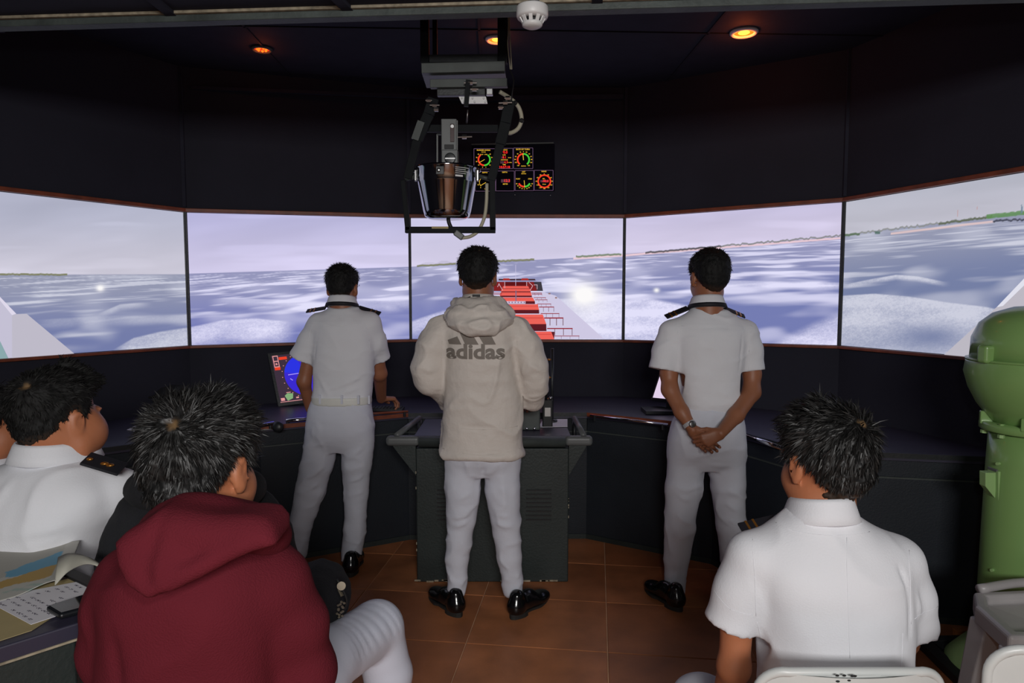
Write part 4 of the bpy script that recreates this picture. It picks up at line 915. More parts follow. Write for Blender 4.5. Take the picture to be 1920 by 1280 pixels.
MB().lathe([(R_(70), zb(1175)), (R_(78), zb(1160)), (R_(76), zb(1000)), (R_(74), zb(870)), (R_(72), zb(806))], c0, 72).build('column', M['green'], t, smooth=True)
MB().lathe([(R_(130), 0.001), (R_(130), 0.03), (R_(122), 0.05), (R_(105), 0.09), (R_(84), 0.135), (R_(76), 0.17)], c0, 72).build('base', M['greenl'], t, smooth=True)
for k in range(10):
    a = k * math.pi / 5 + 0.3; c = c0 + [R_(82) * math.cos(a), R_(82) * math.sin(a), 0]
    MB().tube([c + [0, 0, zb(816)], c + [0, 0, zb(810)]], 0.012, 6).build('flange_bolt', M['greenl'], t)
    MB().tube([c + [0, 0, zb(790)], c + [0, 0, zb(794)]], 0.010, 6).build('flange_bolt', M['green'], t)
for a in (math.pi * 1.25, math.pi * 1.6, math.pi * 0.9):
    c = c0 + [R_(78) * math.cos(a), R_(78) * math.sin(a), zb(786)]; MB().box(c, (0.05, 0.02, 0.05), np.array(Matrix.Rotation(a, 3, 'Z'))).build('gusset', M['green'], t, bevel=0.004)
bx = lambda x, y, dy: P(x, y, YB + dy)
q = [bx(1848, 886, -.02), bx(1848, 912, -.02), bx(1874, 944, -.02), bx(1874, 886, -.02)]; MB().prism(q, (0, 0.035, 0)).build('corrector_box', M['greenl'], t, bevel=0.002)
q = [bx(1872, 884, -.035), bx(1872, 968, -.035), bx(1888, 968, -.035), bx(1888, 884, -.035)]; MB().prism(q, (0, 0.06, 0)).build('box_lid', M['greenl'], t, bevel=0.002)
MB().box(bx(1868, 976, 0.0), (0.02, 0.04, 0.022)).build('hasp', M['greenl'], t, bevel=0.002); MB().box(bx(1865, 950, 0.0), (0.02, 0.03, 0.02)).build('lock', M['bracket'], t, bevel=0.002)
MB().box(bx(1872, 880, 0.0), (0.05, 0.05, 0.012)).build('box_hinge', M['bracket'], t, bevel=0.002)
for y in (865, 1062): MB().tube([c0 + [-R_(73), -0.03, zb(y)], c0 + [-R_(80), -0.035, zb(y)]], 0.006, 8).build('bolt', M['greenl'], t)

# timber plinth, cable channel at lower right
pl = thing('timber_plinth', 'worn orange-brown timber planks under the base of the green binnacle', 'plinth', (cxb, YB - 0.1, 0))
for k in range(4): MB().box((cxb - 0.06, YB - 0.32 + k * 0.085 - 0.08, 0.005), (0.62, 0.08, 0.018)).build('plank', M['wood'], pl, bevel=0.002)
a = Pz(1722, 1196, 0.02); b = Pz(1860, 1330, 0.02); st = thing('floor_bracket', 'black angled steel bar on the floor between seated officer and white chair', 'floor bar', a)
MB().bar(a, b, 0.05, 0.035).build('bar', M['rubber'], st, bevel=0.002); MB().bar(a + [0.05, 0.03, 0], b + [0.14, 0.05, 0], 0.05, 0.02).build('flat_bar', M['black'], st, bevel=0.002); MB().bar(Pz(1700, 1203, .02), Pz(1860, 1200, .02), 0.04, 0.03).build('cross_bar', M['rubber'], st)
a = Pz(1790, 1186, 0.02); tb = MB().bar(a + [0.0, 0, 0], a + [0.24, 0.02, 0], 0.03, 0.03).build('timber_block', M['wood'], loc=a, bevel=0.002); setp(tb, 'short orange timber block on the floor behind the white chair leg', 'timber')

# ---------------------------------------------------------------- chairs
def pl_chair(name, lab, c, wid, ztop, yb, group):
    t = thing(name, lab, 'chair', (c, yb + 0.2, 0), group)
    # backrest: rounded panel with rim, slight curve
    def outline(wd, h, r, n=8):
        pts = []
        for (sx, a0) in ((1, 0), (-1, math.pi / 2)):
            for k in range(n + 1):
                a = a0 + math.pi / 2 * k / n; pts.append((sx * 0 + (wd / 2 - r) * sx + r * math.cos(a), h - r + r * math.sin(a)))
        return pts
    h = 0.34; z0 = ztop - h
    pts = [(wid / 2, 0)] + outline(wid, h, 0.055) + [(-wid / 2, 0)]
    cur = lambda x: 0.035 * (1 - (2 * x / wid) ** 2)
    cen = np.array([[x, 0, z] for x, z in pts]); V = []; F = []; n = len(pts)
    nx = 14; G = MB()
    for layer, off in ((0, 0.0), (1, 0.012)): pass
    xs = np.linspace(-1, 1, 25); zs = np.linspace(0, 1, 14)
    Vb = []
    for off in (0.0, 0.012):
        for zz in zs:
            z = zz * h; 
            if z > h - 0.055: half = wid / 2 - 0.055 + math.sqrt(max(0.055 ** 2 - (z - (h - 0.055)) ** 2, 0))
            else: half = wid / 2
            for x in xs: X = x * half; Vb.append((c + X, yb - cur(X) + off + 0.02 * (h - z), z0 + z))
    A = 25 * 14
    Fb = []
    for k in range(13):
        for j in range(24):
            i = k * 25 + j; Fb.append((i, i + 1, i + 26, i + 25)); Fb.append((A + i, A + i + 25, A + i + 26, A + i + 1))
    G.add(Vb, Fb); G.build('backrest', M['chairw'], t, smooth=True)
    rim = [(c + x, yb - cur(x) + 0.006 + 0.02 * (h - z), z0 + z) for x, z in pts]
    MB().tube(rim, 0.009, 10).build('back_rim', M['chairw'], t, smooth=True)
    MB().box((c, yb + 0.24, 0.435), (wid + 0.02, 0.42, 0.03)).build('seat', M['chairw'], t, bevel=0.012, segs=3)
    for sx in (-1, 1):
        MB().tube([(c + sx * wid * 0.46, yb + 0.03, z0 + 0.05), (c + sx * wid * 0.47, yb + 0.10, 0.42), (c + sx * wid * 0.5, yb + 0.42, 0.012)], 0.012, 10).build('leg', M['steel'], t, smooth=True)
        MB().tube([(c + sx * wid * 0.47, yb + 0.34, 0.42), (c + sx * wid * 0.5, yb - 0.02, 0.012)], 0.012, 10).build('leg', M['steel'], t, smooth=True)
    return t
YC = 1.27
c = P(1596, 1253, YC); tch = pl_chair('folding_chair', 'pale folding chair with chipped backrest under the seated officer at right', c[0], 0.36, c[2], YC, 'pale folding chairs')
for x, y in ((1570, 1266), (1583, 1266), (1598, 1267), (1603, 1267), (1571, 1277), (1592, 1275)): MB().ball(P(x, y, YC - 0.034), (0.004, 0.002, 0.002), 6).build('chip_mark', M['rubber'], tch)
c = P(2052, 1212, 1.22); pl_chair('folding_chair', 'pale folding chair at the bottom right corner of the photo', c[0], 0.38, c[2] + 0.0, 1.22, 'pale folding chairs')
# moulded plastic stool-chair
t = thing('plastic_chair', 'grey-white moulded plastic chair in front of the green binnacle', 'chair', (1.75, 2.15, 0))
zs = 0.46
A = Pz(1829, 1134, zs); B = Pz(1893, 1192, zs); Cc = A + [0.46, 0.04, 0]; Dd = B + [0.44, -0.02, 0]; C1 = A + [0.06, 0.10, 0]
fr_ = MB(); out = [B, Dd, Cc + [0, .1, 0], C1, A]; cen = sum(out) / 5
inn = [p + (cen - p) * 0.22 for p in out]
n = 5; V = [p for p in out] + [p for p in inn] + [p - [0, 0, 0.055] for p in out] + [p - [0, 0, 0.03] for p in inn]
F = []
for i in range(n):
    j = (i + 1) % n; F += [(i, j, n + j, n + i), (2 * n + i, 2 * n + j, j, i), (n + i, n + j, 3 * n + j, 3 * n + i)]
V += [cen - [0, 0, 0.045]]; F += [(3 * n + i, 3 * n + (i + 1) % n, 4 * n) for i in range(n)]
fr_.add(V, F); fr_.build('seat', M['greypl'], t, bevel=0.012, segs=3)
def leg4(p, q, w0, w1, nm='leg'):
    MB().hexa([q + [-w1, -w1, 0], q + [w1, -w1, 0], q + [w1, w1, 0], q + [-w1, w1, 0], p + [-w0, -w0, 0], p + [w0, -w0, 0], p + [w0, w0, 0], p + [-w0, w0, 0]]).build(nm, M['greypl'], t, bevel=0.008, segs=3)
leg4(A + [0.045, -0.01, -0.05], np.array([A[0] - 0.03, A[1] + 0.0, 0.0]), 0.042, 0.026)
leg4(B + [0.04, 0.01, -0.05], np.array([B[0] + 0.02, B[1] - 0.06, 0.0]), 0.040, 0.028)
leg4(Cc + [-0.05, 0.03, -0.05], np.array([Cc[0], Cc[1] + 0.08, 0.0]), 0.040, 0.028); leg4(Dd + [-0.05, 0.01, -0.05], np.array([Dd[0], Dd[1] - 0.06, 0.0]), 0.04, 0.028)
MB().tube(curve_pts([C1 + [0.02, 0, 0.01], C1 + [0.2, 0.04, 0.015], Cc + [0, .1, 0.01]], 6), 0.016, 10).build('seat_rim', M['greypl'], t, smooth=True)

# ---------------------------------------------------------------- chart table, lower left
ZTB = 0.885; t = thing('chart_table', 'black chart table with worn edge at the lower left', 'table', (-1.15, 1.2, 0))
a = Pz(0, 1213, ZTB); b = Pz(158, 1164, ZTB); e = (b - a); e /= np.linalg.norm(e); nv = np.array([-e[1], e[0], 0]); A = a - e * 0.7; B = b + e * 0.01
q = [A, B, B + nv * 0.44, A + nv * 0.44]; MB().hexa([p - [0, 0, 0.03] for p in q] + q).build('table_top', M['top'], t, bevel=0.003)
MB().bar(A - nv * 0.001 - [0, 0, 0.030], B - nv * 0.001 - [0, 0, 0.030], 0.003, 0.004).build('worn_edge', M['worn'], t)
q = [A + nv * 0.02, B + nv * 0.02 - e * 0.02, B + nv * 0.40 - e * 0.02, A + nv * 0.40]; MB().hexa([p * [1, 1, 0] for p in q] + [p - [0, 0, 0.031] for p in q]).build('cabinet', M['consoleg'], t, bevel=0.004)
# nautical chart with a raised curl, built as sheet
def Tt(x, y, z=0.002): return Pz(x, y, ZTB + z)
t = thing('nautical_chart', 'large nautical chart with blue and ochre areas curling up on the chart table', 'chart', Tt(60, 1060))
nu, nv2 = 110, 80; V = []; cm = []
O_ = Tt(-200, 1150); 
for j in range(nv2):
    v = j / (nv2 - 1)
    for i in range(nu):
        u = i / (nu - 1)
        # image-plan edges: near edge (0,1135)->(118,1098)->(125,1085); far edge hidden behind shirt
        near = np.array([-230 + 345 * u, 1165 - 66 * u ** 1.5]); far = np.array([-200 + 350 * u, 1022 + 4 * u])
        base = Tt(*(near * (1 - v) + far * v)); curl = smst(0.72, 1.0, u)
        z = 0.004 + 0.018 * curl * (0.45 + 0.55 * v) + 0.006 * math.sin(u * 9 + v * 3) * (0.3 + curl)
        V.append(base + [0, 0, z]); 
        px, py = proj(base + [0, 0, z])
        col = L3(160, 160, 150)
        dn = float(vnoise(np.array([[px * 0.03, py * 0.04, 3.1]]))[0]) * 4
        col = L3(160, 158, 150) if py < 1084 - .32 * px else L3(174, 173, 166)
        if abs(py - (1098 - .31 * px + dn)) < 6 + .07 * px: col = L3(166, 136, 72)
        if abs(py - (1082 - .32 * px + dn)) < 5 + .05 * px and px > 9 - dn: col = L3(90, 146, 174)
        if py > 1112 - .3 * px and vnoise(np.array([[px * .02, py * .2, 8.]]))[0] > .25: col = L3(150, 166, 158)
        if u > 0.93: col = L3(168, 166, 160)
        cm.append(col)
F = [(j * nu + i, j * nu + i + 1, (j + 1) * nu + i + 1, (j + 1) * nu + i) for j in range(nv2 - 1) for i in range(nu - 1)]
M['chart'] = mat('chart_print', RGB(180, 180, 170), 0.7, attr='tint')
o = mobj('chart_sheet', V, F, M['chart'], t, smooth=True, col=np.array(cm)); sm = o.modifiers.new('s', 'SOLIDIFY'); sm.thickness = 0.0012
# rolled over corner
pr = curve_pts([Tt(104, 1097, 0.012), Tt(128, 1072, 0.035), Tt(160, 1058, 0.070), Tt(185, 1062, 0.070), Tt(203, 1072, 0.045)], 6)
pr2 = curve_pts([Tt(110, 1045, 0.03), Tt(128, 1038, 0.045), Tt(150, 1040, 0.06), Tt(170, 1052, 0.05), Tt(186, 1068, 0.03)], 6)
V = []; nn_ = len(pr)
for i in range(nn_): V += [pr[i], pr[i] * 0.5 + pr2[i] * 0.5 + [0, 0, 0.006], pr2[i]]
F = [(3 * i + k, 3 * i + k + 1, 3 * i + k + 4, 3 * i + k + 3) for i in range(nn_ - 1) for k in range(2)]
o = mobj('curled_corner', V, F, M['chartg'], t, smooth=True); sm = o.modifiers.new('s', 'SOLIDIFY'); sm.thickness = 0.002
# second chart beneath, paper with handwriting, ruler, phone
q = [Tt(-150, 1250, .0006), Tt(60, 1182, .0006), Tt(168, 1112, .0006), Tt(150, 1080, .0006), Tt(-150, 1150, .0006)]; o = MB().prism(q, (0, 0, 0.001)).build('lower_chart', M['charty'], loc=q[0]); setp(o, 'pale ochre chart sheet lying under the handwritten page', 'chart')
q = [Tt(-30, 1124, .004), Tt(58, 1171, .004), Tt(210, 1120, .004), Tt(150, 1090, .004)]; t = thing('handwritten_page', 'white page of handwritten notes on the chart table beside the phone', 'paper', q[0])
MB().prism(q, (0, 0, 0.001)).build('page', M['paper'], t); ik = MB()
for r in range(9):
    for k in range(7):
        if RNG.rand() < 0.25: continue
        u = 0.06 + r * 0.105; v = 0.12 + k * 0.12 + RNG.rand() * 0.03; wl = 0.05 + 0.05 * RNG.rand()
        def Q(u, v): return (q[0] * (1 - u) + q[3] * u) * (1 - v) + (q[1] * (1 - u) + q[2] * u) * v + [0, 0, 0.0014]
        for s_ in range(4):
            a0 = Q(u + 0.012 * RNG.randn() * 0.5, v + wl * s_ / 4); a1 = Q(u + 0.014 * (1 if s_ % 2 else -1), v + wl * (s_ + 1) / 4); ik.bar(a0, a1, 0.0011, 0.0004)
ik.build('handwriting', M['ink'], t)
a, b = Tt(118, 1068, .006), Tt(185, 1100, .006); o = MB().bar(a, b, 0.026, 0.006).build('ruler', M['rubber'], loc=a, bevel=0.001); setp(o, 'black ruler lying across the papers beneath the chart curl', 'ruler')
t = thing('phone', 'black smartphone lying on the handwritten page next to the maroon hoodie', 'phone', Tt(130, 1140))
q = [Tt(86, 1147, .006), Tt(112, 1163, .006), Tt(190, 1142, .006), Tt(158, 1124, .006)]; MB().prism(q, (0, 0, 0.012)).build('case', M['phone'], t, bevel=0.005, segs=3)
MB().ball((q[1] + q[2]) / 2 + [0, -.001, 0.006], (0.004, 0.001, 0.002), 6).build('side_button', M['steel'], t)
q2 = [p * 0.86 + sum(q) / 4 * 0.14 + [0, 0, 0.0122] for p in q]; MB().prism(q2, (0, 0, 0.0006)).build('glass', mat('phone_glass', RGB(16, 18, 24), 0.08), t)
# ================================================================ PEOPLE
def hframe(yaw, pitch=0.0, roll=0.0):
    y, p, r = math.radians(yaw), math.radians(pitch), math.radians(roll)
    fwd = np.array([math.sin(y) * math.cos(p), math.cos(y) * math.cos(p), -math.sin(p)]); right = np.array([math.cos(y), -math.sin(y), 0])
    up = np.cross(right, fwd)
    r2 = right * math.cos(r) + up * math.sin(r); u2 = np.cross(r2, fwd); return np.stack([r2, fwd, u2], 1)
def head_prims(F, c, R, s, neck, fat=0.0, nr=0.056, nose=1.0):
    L = lambda p: c + R @ (np.array(p, float) * s)
    E = lambda p, r, k=0.02: F.add(ell(L(p), np.array(r) * s, R), k)
    E((0, -.015, .033), (.075, .096, .083)); E((0, .028, -.035), (.060, .066, .074)); E((0, .058, -.088), (.032, .030, .024), .03)
    for sx in (-1, 1):
        E((sx * .042, .045, -.04), (.026 + fat, .030 + fat, .034 + fat), .03); E((sx * .05, .01, -.07), (.018 + fat, .03, .025 + fat), .03)
        F.sub(ell(L((sx * .031, .101, .006)), np.array((.016, .013, .010)) * s, R), .014)
        E((sx * .029, .081, .020), (.022, .010, .006), .012)
    F.add(cap(L((0, .091, .008)), L((0, .091 + .017 * nose, -.028)), .008 * s, .0115 * s * (.6 + .4 * nose)), .012)
    for sx in (-1, 1): E((sx * .011, .091 + .010 * nose, -.031), (.008, .009, .007), .006)
    E((0, .093, -.055), (.024, .010, .006), .008); E((0, .092, -.066), (.020, .010, .006), .008)
    F.add(cap(L((0, -.018, -.03)), neck, nr, nr * 1.08), .03)
    Re = {}
    for sx in (-1, 1):
        a = math.radians(22 * sx); Rz = np.array([[math.cos(a), math.sin(a), 0], [-math.sin(a), math.cos(a), 0], [0, 0, 1]]); Q = R @ Rz
        F.add(ell(L((sx * .081, -.008, -.004)), np.array((.0085, .019, .031)) * s, Q), .006)
        F.add(ell(L((sx * .078, -.002, -.032)), np.array((.007, .010, .011)) * s, Q), .006)
        F.sub(ell(L((sx * .090, -.002, -.001)), np.array((.007, .011, .020)) * s, Q), .004)
        F.add(cap(L((sx * .085, .000, .008)), L((sx * .085, -.006, -.014)), .0028 * s, .0028 * s), .004)
ZA = [0, 40, 60, 71, 80, 90, 104, 118, 135, 155, 180]
def hair(root, c, R, s, top=.022, side=.010, back=.012, zb=-.058, nstr=1800, slen=.022, sw=.0014, whorl=(0.01, -.075, .098), lift=.45, rnd=.22, rough=.004, spot=0.012, h=.006, down=0.4, fr=.0, gloss=1.0, name='hair'):
    ZL = [.070, .060, .045, .0, -.008, .026, .030, -.004 + (zb + .058) * .3, -.035 + (zb + .058) * .6, zb + .008, zb]
    w0 = np.array(whorl)
    def loc(Q): return ((Q - c) @ R) / s
    c0 = np.array([0, -.015, .033]); wh = (w0 - c0) / np.linalg.norm(w0 - c0)
    def wdist(q):
        v = q - c0; al = v @ wh; return np.where(al > 0, np.linalg.norm(v - al[..., None] * wh, axis=-1), 9.)
    def f(Q):
        q = loc(Q); k0 = np.linalg.norm((q - [0, -.015, .033]) / [.075, .096, .083], axis=-1); k1 = np.linalg.norm((q - [0, -.015, .033]) / np.array([.075, .096, .083]) ** 2, axis=-1)
        d = k0 * (k0 - 1) / (k1 + 1e-6)
        n0 = np.linalg.norm((q - [0, -.042, -.035]) / [.056, .052, .065], axis=-1); n1 = np.linalg.norm((q - [0, -.042, -.035]) / np.array([.056, .052, .065]) ** 2, axis=-1)
        d2 = n0 * (n0 - 1) / (n1 + 1e-6); t = np.clip(.5 + .5 * (d2 - d) / .03, 0, 1); d = d2 + (d - d2) * t - .03 * t * (1 - t)
        ph = np.degrees(np.arctan2(np.abs(q[..., 0]), q[..., 1])); zl = np.interp(ph, ZA, ZL); g = q[..., 2] - zl
        T = side + (top - side) * smst(.03, .10, q[..., 2]) + (back - side) * smst(120, 175, ph) * (1 - smst(.03, .10, q[..., 2])) + fr * smst(60, 20, ph) * smst(.05, .09, q[..., 2])
        th = T * smst(-.004, .030, g) + .0025 - .012 * (1 - smst(-.012, .003, g))
        dw = wdist(q); th = th - .008 * (1 - smst(0, spot * 1.6, dw))
        return ((d - th) * s).astype(np.float32)
    ext = .165 * s
    F = Field(h); F.ops.append(('+', (f, np.array(c) - ext, np.array(c) + ext), .0005))
    V, Fc = F.mesh(lambda V: rough * fbm(V * 60, 2) + rough * 0.8 * vnoise(V * 140))
    Nn = vnormals(V, Fc); q = loc(V); dw = wdist(q)
    tint = np.full((len(V), 3), .0075); a = (1 - smst(spot * .35, spot * 1.1, dw + .003 * vnoise(q * 300)))[:, None]; tint = tint + (np.array([.20, .12, .055]) - tint) * a * .8
    ph = np.degrees(np.arctan2(np.abs(q[:, 0]), q[:, 1])); g = q[:, 2] - np.interp(ph, ZA, ZL)
    edge = (1 - smst(.0, .022, g))[:, None]; tint = tint + (np.array([.055, .030, .018]) - tint) * edge * .6
    o = mobj(name, V, Fc, M['hair' if gloss > 1 else 'hairm'], root, smooth=True, col=tint)
    idx = np.nonzero((g > .004) & (dw > spot * 1.0))[0]; idx = RNG.choice(idx, nstr)
    p0 = V[idx] + RNG.randn(nstr, 3) * .0022; n0 = Nn[idx]; ql = q[idx]
    fl = (ql - w0) @ R.T; fl -= n0 * np.sum(fl * n0, 1, keepdims=True); fl /= np.linalg.norm(fl, axis=1, keepdims=True) + 1e-9
    sw1 = np.cross(n0, fl); fl = fl + sw1 * .35 * np.clip(1 - np.linalg.norm(ql - w0, axis=1, keepdims=True) / .09, 0, 1)
    dn = np.array([0, 0, -1.0]) * down * (1 - smst(.02, .09, ql[:, 2]))[:, None]
    lf = (lift * (0.5 + 0.9 * RNG.rand(nstr)) * (0.35 + .65 * smst(-.03, .08, ql[:, 2])))[:, None]
    cl = np.stack([vnoise(p0 * 55), vnoise(p0 * 55 + 9), vnoise(p0 * 55 + 17)], 1); d0 = fl + dn + n0 * lf + RNG.randn(nstr, 3) * rnd + cl * .35; d0 /= np.linalg.norm(d0, axis=1, keepdims=True)
    ln = (slen * s * (0.55 + 0.8 * RNG.rand(nstr)) * (0.45 + .55 * smst(-.05, .06, ql[:, 2])))[:, None]
    d1 = d0 + np.array([0, 0, -.35]) * (1 - lf) + RNG.randn(nstr, 3) * .12; d1 /= np.linalg.norm(d1, axis=1, keepdims=True)
    pa = p0 - n0 * .002; pb = pa + d0 * ln * .55; pc = pb + d1 * ln * .45
    sd = np.cross(d0, n0 + RNG.randn(nstr, 3) * .4); sd /= np.linalg.norm(sd, axis=1, keepdims=True); sd = sd * (sw * (0.6 + .8 * RNG.rand(nstr)))[:, None]
    VV = np.stack([pa - sd, pa + sd, pb - sd * .8, pb + sd * .8, pc], 1).reshape(-1, 3); b = np.arange(nstr) * 5
    FF = [tuple(x) for x in np.stack([b, b + 1, b + 3, b + 2], 1)] + [tuple(x) for x in np.stack([b + 2, b + 3, b + 4], 1)]
    br = (.006 + .022 * RNG.rand(nstr) ** 3 * gloss)[:, None] * np.array([[1, .96, .93]]); cc = np.repeat(br, 5, 0)
    so = mobj('hair_strands', VV, FF, M['hair' if gloss > 1 else 'hairm'], root, smooth=True, col=cc); so['kind'] = 'stuff'
def hand(F, wr, d, n, s=1, curl=(20, 30, 20), size=1.0, spread=4, thumb=35, wadd=None):
    d = np.asarray(d, float); d /= np.linalg.norm(d); n = np.asarray(n, float); n -= d * (n @ d); n /= np.linalg.norm(n); sd = np.cross(n, d) * s
    K = lambda a, b, c_: wr + (d * a + sd * b + n * c_) * size
    base = [(.082, .026, .002), (.086, .008, .004), (.082, -.010, .003), (.074, -.027, 0)]
    L = [(.042, .026, .020), (.046, .030, .021), (.043, .028, .021), (.034, .021, .018)]
    for (a, b, c_), ls, k in zip(base, L, range(4)):
        F.add(cap(K(.008, b * .55, 0), K(a, b, c_), .0135 * size, .0105 * size), .012)
        p = K(a, b, c_); an = 0; yw = math.radians(spread * (1.5 - k)); dr = d * math.cos(yw) + sd * math.sin(yw); r = .0088 if k < 3 else .0076
        for j in range(3):
            cu = curl[j] if not isinstance(curl[j], (list, tuple)) else curl[j][k]
            an += math.radians(cu + 3 * k); v = dr * math.cos(an) - n * math.sin(an); q = p + v * ls[j] * size
            F.add(cap(p, q, (r - .0006 * j) * size, (r - .0006 * (j + 1)) * size), .003); p = q
        F.add(ell(p + v * -.004 * size + (dr * math.sin(an) + n * math.cos(an)) * .006 * size, (.004 * size,) * 3), .003)
    p = K(.018, .020, -.006); q = K(.048, .040, -.014); F.add(cap(p, q, .0135 * size, .0115 * size), .012)
    t = math.radians(thumb); v = d * math.cos(t) + sd * math.sin(t) - n * .25; v /= np.linalg.norm(v); q2 = q + v * .030 * size; F.add(cap(q, q2, .0108 * size, .0095 * size), .004)
    v2 = d * math.cos(t * .4) + sd * math.sin(t * .4) - n * .35; v2 /= np.linalg.norm(v2); F.add(cap(q2, q2 + v2 * .025 * size, .0095 * size, .0078 * size), .004)
def ring(name, c, rx, ry, prof, m, root, tilt=0.0, yaw=0.0, n=40, gap=0.0, nn=2.2, back=0.0):
    """open or closed band round an ellipse; prof = list of (offset, z)"""
    V = []; K = len(prof); A = np.linspace(math.pi / 2 + gap, math.pi * 2.5 - gap, n)
    cy, sy = math.cos(yaw), math.sin(yaw)
    for a in A:
        ca, sa = math.cos(a), math.sin(a); k = (abs(ca) ** nn + abs(sa) ** nn) ** (-1 / nn)
        for off, z in prof:
            x = (rx + off) * ca * k; y = (ry + off) * sa * k; V.append([x * cy + y * sy, -x * sy + y * cy, z - tilt * y + back * max(0, -y)])
    F = [(i * K + j, (i + 1) * K + j, (i + 1) * K + (j + 1) % K, i * K + (j + 1) % K) for i in range(n - 1) for j in range(K)]
    F += [tuple(range(K)), tuple(range((n - 1) * K, n * K))[::-1]]
    return mobj(name, np.array(V) + c, F, m, root, smooth=True)
def shoe(root, heel, toe, w_=.048):
    heel = np.array([heel[0], heel[1], 0.0]); toe = np.array([toe[0], toe[1], 0.0]); d = toe - heel; L = np.linalg.norm(d); d /= L; s = np.array([d[1], -d[0], 0])
    if L < .26: L = .27
    H = lambda a, b, z: heel + d * a * L + s * b + [0, 0, z]
    F = Field(.006); F.add(cap(H(.12, 0, .055), H(.16, 0, .095), .036, .033), .02)
    F.add(ell(H(.14, 0, .045), (.040, .040, .042)), .02); F.add(cap(H(.2, 0, .05), H(.55, 0.004, .045), .036, .040), .025)
    R = np.stack([s, d, [0, 0, 1]], 1); F.add(ell(H(.74, .004, .036), (.046, .075, .032), R), .02); F.add(ell(H(.42, 0, .075), (.028, .05, .03), R), .02)
    F.cut(plane((0, 0, .022), (0, 0, -1))); V, Fc = F.mesh()
    o = mobj('shoe', V, Fc, M['shoe'], root, smooth=True)
    out = []
    for a in np.linspace(0, 2 * math.pi, 33)[:-1]:
        u = math.cos(a); v = math.sin(a); ww = .047 if u > 0 else .040; out.append(H(.5 + .50 * u, (ww + .004) * v * (1 if abs(u) < .98 else .9) * (0.86 if -0.5 < u < 0.1 else 1), .014))
    MB().prism(out, (0, 0, .010)).build('sole', M['sole'], o)
    out = [p for p in out if (p - heel) @ d < .34 * L]; out.sort(key=lambda p: math.atan2((p - H(.15, 0, 0)) @ s, (p - H(.15, 0, 0)) @ d)); MB().prism([p * [1, 1, 0] + [0, 0, .001] for p in out], (0, 0, .014)).build('heel', M['sole'], o)
    mb = MB()
    for k in range(3): mb.tube([H(.40 + .07 * k, -.016, .100 - .012 * k), H(.40 + .07 * k, .016, .100 - .012 * k)], .0025, 6)
    mb.build('laces', M['rubber'], o)
def folds(seed, amp, f, amp2=0.0, f2=(20, 20, 40), rg=.0035, rf=(5, 5, 9)):
    f = np.array(f, float); f2 = np.array(f2, float)
    def fn(V):
        W = V + .03 * np.stack([vnoise(V * 9 + seed), vnoise(V * 9 + 5), vnoise(V * 9 + 11)], 1)
        return amp * fbm(V * f + seed, 2) * .7 + amp2 * (0.5 - np.abs(vnoise(V * f2 + seed * 2))) + rg * (ridge(W, rf, seed * 3) - .3)
    return fn

